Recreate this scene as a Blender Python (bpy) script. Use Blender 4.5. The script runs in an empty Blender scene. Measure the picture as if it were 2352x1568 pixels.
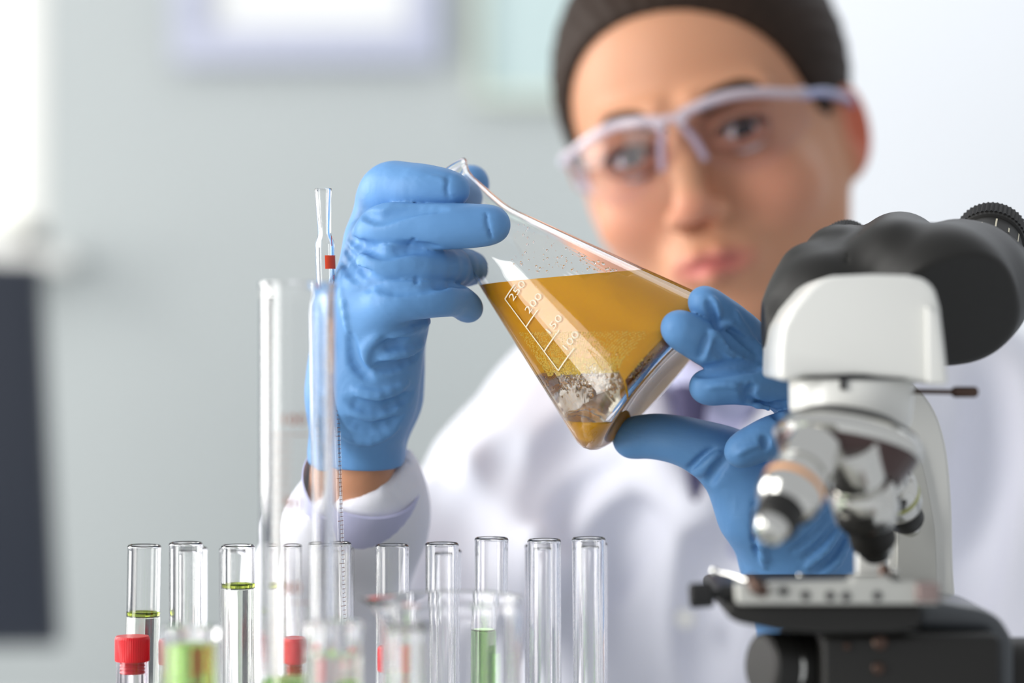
import bpy, bmesh, math, random
import numpy as np
from mathutils import Vector, Matrix

# ------------------------------------------------------------------ camera, world, lights, exposure
sc = bpy.context.scene
F = 85.0 / 36.0 * 2352.0          # focal length in pixels of the 2352x1568 frame
CAMZ = 1.15
def P(px, py, d):
    return Vector(((px - 1176.0) / F * d, d, CAMZ + (784.0 - py) / F * d))
cd = bpy.data.cameras.new('camera'); cam = bpy.data.objects.new('camera', cd)
sc.collection.objects.link(cam)
cam.location = (0, 0, CAMZ); cam.rotation_euler = (math.pi / 2, 0, 0)
cd.lens = 85; cd.sensor_width = 36; cd.clip_start = 0.05; cd.clip_end = 50
cd.dof.use_dof = True; cd.dof.focus_distance = 1.015; cd.dof.aperture_fstop = 3.0
sc.camera = cam
w = bpy.data.worlds.new('world'); sc.world = w; w.use_nodes = True
bg = w.node_tree.nodes['Background']
bg.inputs['Color'].default_value = (0.93, 0.96, 1.0, 1); bg.inputs['Strength'].default_value = 0.58
def area(name, loc, target, sx, sy, power, col):
    l = bpy.data.lights.new(name, 'AREA'); l.shape = 'RECTANGLE'; l.size = sx; l.size_y = sy
    l.energy = power; l.color = col
    o = bpy.data.objects.new(name, l); sc.collection.objects.link(o)
    o.location = loc
    o.rotation_euler = (Vector(target) - Vector(loc)).to_track_quat('-Z', 'Y').to_euler()
    return o
area('window_daylight', (-1.55, 0.25, 1.5), (0.05, 1.1, 1.15), 0.75, 1.7, 31, (1.0, 0.985, 0.95))
area('window_daylight_far', (-2.2, 2.0, 1.7), (0.1, 1.35, 1.2), 1.2, 1.6, 56, (1.0, 0.98, 0.95))
area('wall_fill_light', (0.9, 2.6, 2.6), (0.7, 3.2, 1.0), 2.4, 1.2, 16, (0.97, 0.98, 1.0))  # unseen area lamp added to brighten the white wall
vs = sc.view_settings
vs.view_transform = 'Standard'; vs.look = 'None'; vs.gamma = 1; vs.exposure = 0.08; vs.use_curve_mapping = False
cy = sc.cycles
cy.max_bounces = 24; cy.transmission_bounces = 22; cy.glossy_bounces = 8; cy.diffuse_bounces = 4
cy.transparent_max_bounces = 16; cy.use_denoising = True
cy.sample_clamp_indirect = 6.0; cy.blur_glossy = 0.5

# ------------------------------------------------------------------ materials
def lin(c):
    return tuple(((v / 255) / 12.92 if v / 255 <= 0.04045 else ((v / 255 + 0.055) / 1.055) ** 2.4) for v in c)
def mat(name, col, rough=0.5, metal=0.0, trans=0.0, ior=1.45, noise=None, bump=None, sss=0.0, spec=0.5, attr=None, coat=0.0, emit=0.0):
    m = bpy.data.materials.new(name); m.use_nodes = True
    nt = m.node_tree; b = nt.nodes['Principled BSDF']
    c = lin(col) + (1,)
    b.inputs['Base Color'].default_value = c
    b.inputs['Roughness'].default_value = rough; b.inputs['Metallic'].default_value = metal
    b.inputs['Transmission Weight'].default_value = trans; b.inputs['IOR'].default_value = ior
    b.inputs['Specular IOR Level'].default_value = spec
    b.inputs['Coat Weight'].default_value = coat
    if sss:
        b.inputs['Subsurface Weight'].default_value = sss
        b.inputs['Subsurface Radius'].default_value = (1.0, 0.35, 0.2); b.inputs['Subsurface Scale'].default_value = 0.006
    if emit:
        b.inputs['Emission Color'].default_value = c; b.inputs['Emission Strength'].default_value = emit
    tc = nt.nodes.new('ShaderNodeTexCoord')
    if attr:
        a = nt.nodes.new('ShaderNodeAttribute'); a.attribute_name = attr
        nt.links.new(a.outputs['Color'], b.inputs['Base Color'])
    elif noise:                                   # (scale, amount): slight mottling of the surface colour
        n = nt.nodes.new('ShaderNodeTexNoise'); n.inputs['Scale'].default_value = noise[0]; n.inputs['Detail'].default_value = 5
        nt.links.new(tc.outputs['Object'], n.inputs['Vector'])
        r = nt.nodes.new('ShaderNodeMapRange'); r.inputs[3].default_value = 1 - noise[1]; r.inputs[4].default_value = 1 + noise[1]
        nt.links.new(n.outputs['Fac'], r.inputs[0])
        mx = nt.nodes.new('ShaderNodeVectorMath'); mx.operation = 'SCALE'; mx.inputs[0].default_value = c[:3]
        nt.links.new(r.outputs[0], mx.inputs['Scale']); nt.links.new(mx.outputs[0], b.inputs['Base Color'])
    if bump:                                      # list of (scale, strength, distance, stretch)
        prev = None
        for (s, st, dist, stretch) in bump:
            mp = nt.nodes.new('ShaderNodeMapping'); mp.inputs['Scale'].default_value = stretch
            nt.links.new(tc.outputs['Object'], mp.inputs['Vector'])
            n = nt.nodes.new('ShaderNodeTexNoise'); n.inputs['Scale'].default_value = s; n.inputs['Detail'].default_value = 3
            n.inputs['Distortion'].default_value = 0.6
            nt.links.new(mp.outputs[0], n.inputs['Vector'])
            bu = nt.nodes.new('ShaderNodeBump'); bu.inputs['Strength'].default_value = st; bu.inputs['Distance'].default_value = dist
            nt.links.new(n.outputs['Fac'], bu.inputs['Height'])
            if prev: nt.links.new(prev.outputs[0], bu.inputs['Normal'])
            prev = bu
        nt.links.new(prev.outputs[0], b.inputs['Normal'])
    return m
def glass_mat(name, col=(255, 255, 255), ior=1.47, rough=0.0, bump=None):
    m = bpy.data.materials.new(name); m.use_nodes = True; nt = m.node_tree
    nt.nodes.remove(nt.nodes['Principled BSDF'])
    g = nt.nodes.new('ShaderNodeBsdfGlass'); g.inputs['Color'].default_value = lin(col) + (1,)
    g.inputs['IOR'].default_value = ior; g.inputs['Roughness'].default_value = rough
    nt.links.new(g.outputs[0], nt.nodes['Material Output'].inputs['Surface'])
    if bump:
        tc = nt.nodes.new('ShaderNodeTexCoord'); n = nt.nodes.new('ShaderNodeTexNoise')
        n.inputs['Scale'].default_value = bump[0]; n.inputs['Detail'].default_value = 2
        bu = nt.nodes.new('ShaderNodeBump'); bu.inputs['Strength'].default_value = bump[1]; bu.inputs['Distance'].default_value = bump[2]
        nt.links.new(tc.outputs['Object'], n.inputs['Vector']); nt.links.new(n.outputs['Fac'], bu.inputs['Height'])
        nt.links.new(bu.outputs[0], g.inputs['Normal'])
    return m
def absorb(m, col, dens):
    v = m.node_tree.nodes.new('ShaderNodeVolumeAbsorption'); v.inputs['Color'].default_value = lin(col) + (1,)
    v.inputs['Density'].default_value = dens
    m.node_tree.links.new(v.outputs[0], m.node_tree.nodes['Material Output'].inputs['Volume'])
    return m

# ------------------------------------------------------------------ object helpers
WM = {}
def props(o, label=None, cat=None, group=None, kind=None):
    if label: o['label'] = label
    if cat: o['category'] = cat
    if group: o['group'] = group
    if kind: o['kind'] = kind
    return o
def thing(name, loc, label, cat, group=None, M=None):
    o = bpy.data.objects.new(name, None); sc.collection.objects.link(o)
    o.empty_display_size = 0.02
    M = M if M is not None else Matrix.Translation(Vector(loc))
    o.matrix_world = M; WM[o] = M.copy()
    return props(o, label, cat, group)
def link(name, me, m, parent=None, local=False):
    """me is in world coordinates (or already in the parent's frame when local)"""
    o = bpy.data.objects.new(name, me); sc.collection.objects.link(o)
    if m is not None: me.materials.append(m)
    if parent is not None:
        if not local: me.transform(WM[parent].inverted())
        o.parent = parent; WM[o] = WM[parent]
    else:
        WM[o] = Matrix.Identity(4)
    return o
def finish(bm, name, sharp=0.6):
    bmesh.ops.recalc_face_normals(bm, faces=bm.faces)
    for f in bm.faces: f.smooth = True
    for e in bm.edges:
        if len(e.link_faces) == 2 and e.calc_face_angle(0) > sharp: e.smooth = False
    me = bpy.data.meshes.new(name); bm.to_mesh(me); bm.free()
    return me
def frame_to(a, b, up=Vector((0, 1, 0))):
    """matrix whose z runs from a to b, placed at a"""
    z = (Vector(b) - Vector(a)).normalized()
    x = up.cross(z)
    if x.length < 1e-4: x = Vector((1, 0, 0)).cross(z)
    x.normalize(); y = z.cross(x)
    M = Matrix((x, y, z)).transposed().to_4x4(); M.translation = Vector(a)
    return M
def lathe_bm(bm, prof, M=Matrix(), n=48, closed=False):
    """prof: (r, z) list. closed: the profile is a loop (hollow glass)"""
    rings = []
    for r, z in prof:
        if r < 1e-6: rings.append([bm.verts.new(M @ Vector((0, 0, z)))])
        else: rings.append([bm.verts.new(M @ Vector((r * math.sin(2 * math.pi * i / n), -r * math.cos(2 * math.pi * i / n), z))) for i in range(n)])
    pairs = list(zip(rings, rings[1:]))
    if closed: pairs.append((rings[-1], rings[0]))
    for a, b in pairs:
        for i in range(n):
            j = (i + 1) % n
            if len(a) == 1 and len(b) == 1: break
            if len(a) == 1: bm.faces.new((a[0], b[j], b[i]))
            elif len(b) == 1: bm.faces.new((a[i], a[j], b[0]))
            else: bm.faces.new((a[i], a[j], b[j], b[i]))
    if not closed:
        for r_ in (rings[0], rings[-1]):
            if len(r_) > 1: bm.faces.new(r_)
def lathe(name, prof, m, parent=None, M=Matrix(), n=48, closed=False, sharp=0.6, local=False):
    bm = bmesh.new(); lathe_bm(bm, prof, M, n, closed)
    return link(name, finish(bm, name, sharp), m, parent, local)
def tube_bm(bm, pts, rad, n=12, flat=1.0):
    pts = [Vector(p) for p in pts]
    if not hasattr(rad, '__len__'): rad = [rad] * len(pts)
    rings = []; prev = None
    for i, p in enumerate(pts):
        t = (pts[min(i + 1, len(pts) - 1)] - pts[max(i - 1, 0)]).normalized()
        x = (prev - t * prev.dot(t)) if prev is not None else Vector((0, 1, 0)).cross(t)
        if x.length < 1e-5: x = Vector((1, 0, 0)).cross(t)
        x.normalize(); prev = x; y = t.cross(x)
        rings.append([bm.verts.new(p + x * rad[i] * math.cos(2 * math.pi * k / n) + y * rad[i] * flat * math.sin(2 * math.pi * k / n)) for k in range(n)])
    for a, b in zip(rings, rings[1:]):
        for k in range(n): bm.faces.new((a[k], a[(k + 1) % n], b[(k + 1) % n], b[k]))
    bm.faces.new(rings[0][::-1]); bm.faces.new(rings[-1])
def spline(pts, k=6):
    pts = [Vector(p) for p in pts]; out = []
    for i in range(len(pts) - 1):
        p0, p1, p2, p3 = pts[max(i - 1, 0)], pts[i], pts[i + 1], pts[min(i + 2, len(pts) - 1)]
        for j in range(k):
            t = j / k
            out.append(0.5 * ((2 * p1) + (p2 - p0) * t + (2 * p0 - 5 * p1 + 4 * p2 - p3) * t * t + (3 * p1 - p0 - 3 * p2 + p3) * t ** 3))
    out.append(pts[-1]); return out
def tube(name, pts, rad, m, parent=None, n=12, flat=1.0):
    bm = bmesh.new(); tube_bm(bm, pts, rad, n, flat)
    return link(name, finish(bm, name), m, parent)
def box_bm(bm, M, sx, sy, sz, bev=0.0):
    r = bmesh.ops.create_cube(bm, size=1.0, matrix=M @ Matrix.Diagonal((sx, sy, sz, 1)))
    if bev:
        es = list({e for v in r['verts'] for e in v.link_edges})
        bmesh.ops.bevel(bm, geom=es, offset=bev, segments=3, affect='EDGES', profile=0.5)
def box(name, c, sx, sy, sz, m, parent=None, bev=0.0, R=None):
    bm = bmesh.new(); M = Matrix.Translation(Vector(c))
    if R is not None: M = M @ R
    box_bm(bm, M, sx, sy, sz, bev)
    return link(name, finish(bm, name), m, parent)
def prism(name, outline, y0, y1, m, parent=None, bev=0.0):
    """outline: world (x, z) polygon extruded along y"""
    bm = bmesh.new()
    a = [bm.verts.new((x, y0, z)) for x, z in outline]; b = [bm.verts.new((x, y1, z)) for x, z in outline]
    n = len(a)
    bm.faces.new(a); bm.faces.new(b[::-1])
    for i in range(n): bm.faces.new((a[i], b[i], b[(i + 1) % n], a[(i + 1) % n]))
    bmesh.ops.recalc_face_normals(bm, faces=bm.faces)
    if bev:
        es = [e for e in bm.edges if e.calc_face_angle(0) > 0.3]
        bmesh.ops.bevel(bm, geom=es, offset=bev, segments=4, affect='EDGES', profile=0.5, clamp_overlap=True)
    return link(name, finish(bm, name), m, parent)
def text_verts(s, size, extrude=0.0):
    """flat lettering as (verts, faces) centred on its own middle, x right, y up"""
    cu = bpy.data.curves.new('lettering', 'FONT'); cu.body = s; cu.size = size; cu.resolution_u = 3
    cu.align_x = 'CENTER'; cu.align_y = 'CENTER'
    o = bpy.data.objects.new('lettering', cu); sc.collection.objects.link(o)
    bpy.context.view_layer.update()
    me = bpy.data.meshes.new_from_object(o.evaluated_get(bpy.context.evaluated_depsgraph_get()))
    vs_ = [v.co.copy() for v in me.vertices]; fs = [tuple(p.vertices) for p in me.polygons]
    bpy.data.objects.remove(o); bpy.data.curves.remove(cu); bpy.data.meshes.remove(me)
    return vs_, fs

# ------------------------------------------------------------------ signed-distance modelling for organic shapes
def smin(a, b, k):
    if k <= 0: return np.minimum(a, b)
    h = np.maximum(k - np.abs(a - b), 0) / k
    return np.minimum(a, b) - h * h * k * 0.25
class Field:
    BIG = 0.06
    def __init__(self, lo, hi, h):
        self.lo = np.array(lo, np.float32); self.h = h
        self.n = (np.ceil((np.array(hi) - self.lo) / h).astype(int) + 1)
        self.a = np.full(self.n, self.BIG, np.float32)
        self.ax = [self.lo[i] + h * np.arange(self.n[i], dtype=np.float32) for i in range(3)]
    def sub(self, lo, hi):
        i0 = np.clip(np.floor((np.array(lo) - self.lo) / self.h).astype(int), 0, self.n - 1)
        i1 = np.clip(np.ceil((np.array(hi) - self.lo) / self.h).astype(int) + 1, 1, self.n)
        i1 = np.maximum(i1, i0 + 1)
        s = tuple(slice(a, b) for a, b in zip(i0, i1))
        return s, (self.ax[0][s[0]][:, None, None], self.ax[1][s[1]][None, :, None], self.ax[2][s[2]][None, None, :])
    def put(self, fn, lo, hi, k, mode='add', arr=None, margin=None):
        m = (k + 4 * self.h) if margin is None else margin
        s, X = self.sub(np.array(lo) - m, np.array(hi) + m)
        d = fn(*X).astype(np.float32); A = self.a if arr is None else arr
        if mode == 'add': A[s] = smin(A[s], d, k)
        else: A[s] = -smin(-A[s], d, k)
    def caps(self, a, b, ra, rb, k=0.0, mode='add', arr=None, sq=None):
        a, b = np.array(a, float), np.array(b, float)
        ab = b - a; L2 = float(ab @ ab) + 1e-12
        def fn(X, Y, Z):
            px, py, pz = X - a[0], Y - a[1], Z - a[2]
            t = np.clip((px * ab[0] + py * ab[1] + pz * ab[2]) / L2, 0, 1)
            qx, qy, qz = px - t * ab[0], py - t * ab[1], pz - t * ab[2]
            if sq is not None:      # (normal, factor): squash the section along a direction
                nx = np.array(sq[0], float); nx /= np.linalg.norm(nx)
                c = (qx * nx[0] + qy * nx[1] + qz * nx[2]) * (sq[1] - 1)
                qx, qy, qz = qx + c * nx[0], qy + c * nx[1], qz + c * nx[2]
            return np.sqrt(qx * qx + qy * qy + qz * qz) - (ra + (rb - ra) * t)
        r = max(ra, rb)
        if sq is not None and sq[1] < 1: r = r / sq[1]
        self.put(fn, np.minimum(a, b) - r, np.maximum(a, b) + r, k, mode, arr)
    def chain(self, pts, rad, k, mode='add', arr=None, sq=None):
        for i in range(len(pts) - 1): self.caps(pts[i], pts[i + 1], rad[i], rad[i + 1], k, mode, arr, sq)
    def ell(self, c, r, k=0.0, R=None, mode='add', arr=None):
        """ellipsoid; R: 3x3 (columns = local axes in the world)"""
        c = np.array(c, float); r = np.array(r, float); R = np.eye(3) if R is None else np.array(R)
        ext = np.sqrt(((R * r[None, :]) ** 2).sum(1))
        def fn(X, Y, Z):
            px, py, pz = X - c[0], Y - c[1], Z - c[2]
            l = [px * R[0, i] + py * R[1, i] + pz * R[2, i] for i in range(3)]
            k0 = np.sqrt(sum((l[i] / r[i]) ** 2 for i in range(3)))
            k1 = np.sqrt(sum((l[i] / r[i] ** 2) ** 2 for i in range(3))) + 1e-9
            return k0 * (k0 - 1) / k1
        self.put(fn, c - ext, c + ext, k, mode, arr)
    def cut(self, p, n, k=0.0, lo=None, hi=None):
        """remove what lies on the side the normal points to"""
        p = np.array(p, float); n = np.array(n, float); n /= np.linalg.norm(n)
        lo = self.lo if lo is None else lo; hi = self.lo + self.h * self.n if hi is None else hi
        self.put(lambda X, Y, Z: -((X - p[0]) * n[0] + (Y - p[1]) * n[1] + (Z - p[2]) * n[2]), lo, hi, k, 'sub', margin=0)
    def hit(self, px, py, d0, d1):
        """first surface met along the ray through a picture point"""
        ds = np.arange(d0, d1, self.h * 0.5)
        pts = np.stack([(px - 1176) / F * ds, ds, CAMZ + (784 - py) / F * ds], 1)
        idx = np.round((pts - self.lo) / self.h).astype(int)
        ok = ((idx >= 0) & (idx < self.n)).all(1)
        v = np.full(len(ds), 1.0); ii = idx[ok]; v[ok] = self.a[ii[:, 0], ii[:, 1], ii[:, 2]]
        w_ = np.where(v < 0)[0]
        return None if len(w_) == 0 else Vector(pts[w_[0]])
    def mesh(self, name):
        A = self.a; h = self.h
        A[0] = A[-1] = self.BIG; A[:, 0] = A[:, -1] = self.BIG; A[:, :, 0] = A[:, :, -1] = self.BIG
        S = A < 0
        cnt = np.zeros(np.array(A.shape) - 1, np.int8)
        cor = [(i, j, k) for i in (0, 1) for j in (0, 1) for k in (0, 1)]
        def shifted(B, c): return B[c[0]:B.shape[0] - 1 + c[0], c[1]:B.shape[1] - 1 + c[1], c[2]:B.shape[2] - 1 + c[2]]
        for c in cor: cnt += shifted(S, c)
        I = np.argwhere((cnt > 0) & (cnt < 8)); del cnt
        N = len(I)
        V = np.stack([A[I[:, 0] + c[0], I[:, 1] + c[1], I[:, 2] + c[2]] for c in cor], 1)
        C = np.array(cor, float)
        pos = np.zeros((N, 3)); num = np.zeros(N)
        for a in range(8):
            for b in range(a + 1, 8):
                if abs(C[a] - C[b]).sum() != 1: continue
                m = (V[:, a] < 0) != (V[:, b] < 0)
                t = V[m, a] / (V[m, a] - V[m, b])
                pos[m] += C[a] + t[:, None] * (C[b] - C[a]); num[m] += 1
        pos = (pos / num[:, None] + I) * h + self.lo
        shp = np.array(A.shape)
        key = (I[:, 0].astype(np.int64) * shp[1] + I[:, 1]) * shp[2] + I[:, 2]   # sorted, as argwhere is
        st = np.array([shp[1] * shp[2], shp[2], 1], np.int64)
        quads = []
        for ax in range(3):
            u, v = (ax + 1) % 3, (ax + 2) % 3
            s0 = [slice(None)] * 3; s1 = [slice(None)] * 3; s0[ax] = slice(0, -1); s1[ax] = slice(1, None)
            a0, a1 = S[tuple(s0)], S[tuple(s1)]
            for m, flip in ((a0 & ~a1, False), (~a0 & a1, True)):
                E = np.argwhere(m); k0 = (E * st[None, :]).sum(1)
                q = np.stack([k0 - st[u] - st[v], k0 - st[v], k0, k0 - st[u]], 1)
                if flip: q = q[:, ::-1]
                quads.append(q)
        Q = np.searchsorted(key, np.concatenate(quads))
        me = bpy.data.meshes.new(name)
        me.vertices.add(N); me.vertices.foreach_set('co', pos.astype(np.float32).ravel())
        me.loops.add(Q.size); me.loops.foreach_set('vertex_index', Q.astype(np.int32).ravel())
        me.polygons.add(len(Q)); me.polygons.foreach_set('loop_start', np.arange(0, Q.size, 4, dtype=np.int32))
        me.polygons.foreach_set('use_smooth', np.ones(len(Q), bool))
        me.update(calc_edges=True); me.validate()
        return me, pos
def npv(*p): return np.array([list(q) for q in p], float)

# ------------------------------------------------------------------ materials of the setting
M_wall = mat('wall_paint_grey', (179, 185, 185), 0.9, noise=(2.5, 0.03))
M_white_wall = mat('wall_paint_white', (232, 236, 241), 0.9, noise=(3, 0.015))
M_floor = mat('floor_vinyl', (170, 172, 174), 0.5, noise=(6, 0.06))
M_blind = mat('window_daylit_blind', (238, 240, 232), 0.9, emit=0.5)
M_whiteplastic = mat('white_plastic', (226, 226, 222), 0.28, noise=(30, 0.01), coat=0.3)
M_screen = mat('dark_screen', (36, 42, 54), 0.35, noise=(8, 0.05))
M_bench = mat('bench_top', (222, 224, 226), 0.3, noise=(10, 0.03))
M_metal = mat('brushed_metal', (190, 190, 188), 0.28, metal=1.0, noise=(60, 0.05))
M_black = mat('black_plastic', (38, 37, 35), 0.42, noise=(40, 0.08))
M_rubber = mat('black_rubber', (24, 24, 25), 0.6, noise=(50, 0.1))

# ------------------------------------------------------------------ the setting
def structure(name, o): o.name = name; o['kind'] = 'structure'; return o
WY = 3.25
def wall_at(px0, px1, py0, py1, y=WY):
    a, b = P(px0, py1, y), P(px1, py0, y); return a.x, b.x, a.z, b.z
# back wall with a window opening at its left end
x0, x1, z0, z1 = wall_at(-700, 102, -500, 578)
bm = bmesh.new()
for (ax, bx, az, bz) in ((-3.2, x0, 0, 3.0), (x0, x1, 0, z0), (x0, x1, z1, 3.0), (x1, 2.6, 0, 3.0)):
    box_bm(bm, Matrix.Translation(((ax + bx) / 2, WY + 0.06, (az + bz) / 2)), bx - ax, 0.12, bz - az)
structure('wall_back', link('wall_back', finish(bm, 'wall_back'), M_wall))
win = structure('window_1', box('window_1', ((x0 + x1) / 2, WY + 0.075, (z0 + z1) / 2), x1 - x0, 0.012, z1 - z0, M_blind))
bm = bmesh.new()
for (cx, cz, sx, sz) in (((x0 + x1) / 2, z0 + 0.02, x1 - x0, 0.04), ((x0 + x1) / 2, z1 - 0.02, x1 - x0, 0.04), (x0 + 0.02, (z0 + z1) / 2, 0.04, z1 - z0), (x1 - 0.02, (z0 + z1) / 2, 0.04, z1 - z0)):
    box_bm(bm, Matrix.Translation((cx, WY + 0.04, cz)), sx, 0.05, sz, 0.004)
link('window_frame', finish(bm, 'window_frame'), M_whiteplastic, win)
link('window_sill', finish((lambda b: (box_bm(b, Matrix.Translation(((x0 + x1) / 2, WY - 0.03, z0 - 0.012)), x1 - x0 + 0.1, 0.14, 0.024, 0.006), b)[1])(bmesh.new()), 'window_sill'), M_whiteplastic, win)
structure('floor', box('floor', (0, 1.4, -0.03), 6.4, 4.2, 0.06, M_floor))
# white built-out wall behind the scientist's shoulder
a = P(1700, 0, 2.7)
structure('wall_right', box('wall_right', ((a.x + 2.6) / 2, 2.97, 1.5), 2.6 - a.x, 0.54, 3.0, M_white_wall, bev=0.004))
structure('baseboard_back', box('baseboard_back', ((-3.2 + a.x) / 2, WY - 0.008, 0.05), a.x + 3.2 - 0.01, 0.016, 0.1, M_whiteplastic, bev=0.003))

# framed sheet on the wall, lavender frame
def wall_board(name, px0, px1, py0, py1, frame_px, mf, mp, label, cat, bands=()):
    ax, bx, az, bz = wall_at(px0, px1, py0, py1, WY)
    fw = frame_px / F * WY
    t = thing(name, ((ax + bx) / 2, WY - 0.001, az), label, cat)
    bm = bmesh.new()
    for (cx, cz, sx, sz) in (((ax + bx) / 2, az + fw / 2, bx - ax, fw), ((ax + bx) / 2, bz - fw / 2, bx - ax, fw), (ax + fw / 2, (az + bz) / 2, fw, bz - az - 2 * fw), (bx - fw / 2, (az + bz) / 2, fw, bz - az - 2 * fw)):
        box_bm(bm, Matrix.Translation((cx, WY - 0.016, cz)), sx, 0.028, sz, 0.003)
    link('frame', finish(bm, 'frame'), mf, t)
    box('sheet', ((ax + bx) / 2, WY - 0.010, (az + bz) / 2), bx - ax - 2 * fw + 0.004, 0.012, bz - az - 2 * fw + 0.004, mp, t)
    return t
M_lav = mat('lavender_frame', (180, 184, 202), 0.5, noise=(12, 0.03)); M_paper = mat('paper', (226, 227, 226), 0.8, noise=(5, 0.05))
M_aqua = mat('aqua_print', (186, 204, 204), 0.8, noise=(4, 0.08)); M_cream = mat('cream_paint', (206, 214, 200), 0.8, noise=(4, 0.05))
wall_board('framed_notice', 405, 1015, -330, 150, 78, M_lav, M_paper, 'white sheet in a wide lavender frame hung high on the grey back wall', 'picture')
wall_board('wall_poster', 1090, 1400, -300, 235, 22, M_cream, M_aqua, 'pale aqua poster on the grey wall beside the head of the seated woman', 'poster')

# side bench and computer monitor
sb = thing('side_bench', (-0.95, 2.22, 0), 'white laboratory side bench under the dark monitor', 'bench')
box('worktop', (-0.95, 2.22, 0.765), 1.3, 0.6, 0.03, M_bench, sb, 0.004)
for sx in (-1.55, -0.35):
    for sy in (1.96, 2.48): box('leg', (sx, sy, 0.375), 0.04, 0.04, 0.75, M_metal, sb, 0.003)
MD = 2.2
mo = thing('computer_monitor', P(-120, 1540, MD), 'dark computer monitor at the far left edge below the bright window', 'monitor')
prism('screen', [(P(x, y, MD).x, P(x, y, MD).z) for x, y in ((-900, 590), (78, 612), (122, 1478), (-900, 1490))], MD, MD + 0.03, M_screen, mo, 0.004)
prism('bezel', [(P(x, y, MD).x, P(x, y, MD).z) for x, y in ((-910, 582), (84, 604), (128, 1488), (-910, 1500))], MD + 0.006, MD + 0.034, mat('monitor_bezel', (58, 62, 70), 0.5, noise=(20, 0.05)), mo, 0.004)
c = P(-400, 1500, MD)
bm = bmesh.new(); box_bm(bm, Matrix.Translation((c.x, MD + 0.05, 0.89)), 0.06, 0.02, 0.2, 0.004)
link('neck', finish(bm, 'neck'), M_black, mo)
box('base', (c.x, MD + 0.05, 0.787), 0.26, 0.18, 0.012, M_black, mo, 0.004)

# front bench
fb = thing('laboratory_bench', (0.0, 0.83, 0), 'white laboratory bench carrying the glassware and the microscope', 'bench')
BT = 0.90
box('worktop', (0.1, 0.83, BT - 0.015), 1.5, 0.74, 0.03, M_bench, fb, 0.004)
for sx in (-0.62, 0.82):
    for sy in (0.49, 1.17): box('leg', (sx, sy, (BT - 0.03) / 2), 0.04, 0.04, BT - 0.03, M_metal, fb, 0.003)

# ------------------------------------------------------------------ the person
M_skin = mat('skin', (220, 170, 140), 0.5, attr='tint', sss=0.25, spec=0.35)
M_hair = mat('dark_brown_hair', (44, 31, 23), 0.6, noise=(60, 0.35), spec=0.2, bump=[(260, 0.35, 0.0015, (1, 0.25, 1))])
M_coat = mat('white_cotton', (232, 233, 242), 0.85, bump=[(14, 0.35, 0.010, (1, 1, 0.45)), (900, 0.15, 0.0005, (1, 1, 1))], spec=0.2)
M_shirt = mat('lavender_shirt', (190, 192, 222), 0.8, noise=(14, 0.04), bump=[(30, 0.3, 0.004, (1, 1, 0.5))], spec=0.2)
M_tie = mat('dark_violet_cloth', (72, 68, 100), 0.7, noise=(30, 0.08))
M_glove = mat('blue_nitrile', (97, 146, 198), 0.5, noise=(25, 0.03), spec=0.35,
              bump=[(40, 0.45, 0.0022, (1, 1, 1)), (110, 0.22, 0.0010, (0.6, 1, 1.6)), (1100, 0.08, 0.0002, (1, 1, 1))])
EYE = P(1572, 322, 1.290)
Rh = (Matrix.Rotation(math.radians(-15), 3, 'Z') @ Matrix.Rotation(math.radians(3), 3, 'X') @ Matrix.Rotation(math.radians(-13.5), 3, 'Y'))
HO = EYE - Rh @ Vector((0, -0.080, 0))
HM = Matrix.Translation(HO) @ Rh.to_4x4()
Rn = np.array(Rh)
def H(x, y, z): return HO + Rh @ Vector((x, y, z)) * 0.001
per = thing('person', (0.13, 1.42, 0), 'woman in white lab coat, clear safety glasses and blue gloves holding up the tilted flask', 'person')

# hand skeletons (picture point, depth) -> joints; right hand of the woman on the flask neck, left hand under its base
def J(l): return [P(a_, b_, c_) for a_, b_, c_ in l]
handA = dict(
    palm=[(J([(818, 1230, 1.085), (826, 1080, 1.062), (838, 900, 1.045), (880, 730, 1.035)]), [.0155, .0165, .0195, .0190]),
          (J([(818, 1230, 1.10), (826, 1080, 1.08), (850, 900, 1.075), (890, 700, 1.07)]), [.0150, .0160, .0200, .0180]),
          (J([(838, 900, 1.045), (860, 700, 1.035), (868, 560, 1.045)]), [.0180, .0170, .0150]),
          (J([(850, 900, 1.07), (885, 640, 1.075)]), [.0180, .0150])],
    fingers=[(J([(872, 560, 1.060), (885, 442, 1.040), (960, 433, 1.026), (1040, 437, 1.021)]), [.0110, .0104, .0096, .0068]),
             (J([(862, 600, 1.045), (876, 528, 1.022), (985, 521, 1.014), (1075, 518, 1.013), (1132, 516, 1.013)]), [.0100, .0092, .0088, .0082, .0070]),
             (J([(858, 660, 1.030), (876, 612, 1.016), (990, 612, 1.020), (1082, 616, 1.052)]), [.0100, .0088, .0082, .0070]),
             (J([(868, 730, 1.024), (900, 692, 1.012), (1000, 686, 1.014), (1050, 690, 1.026), (1078, 708, 1.036)]), [.0100, .0084, .0066, .0060, .0056]),
             (J([(860, 820, 1.075), (945, 640, 1.092), (1035, 500, 1.084), (1082, 420, 1.074)]), [.0150, .0120, .0095, .0076])])
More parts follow.
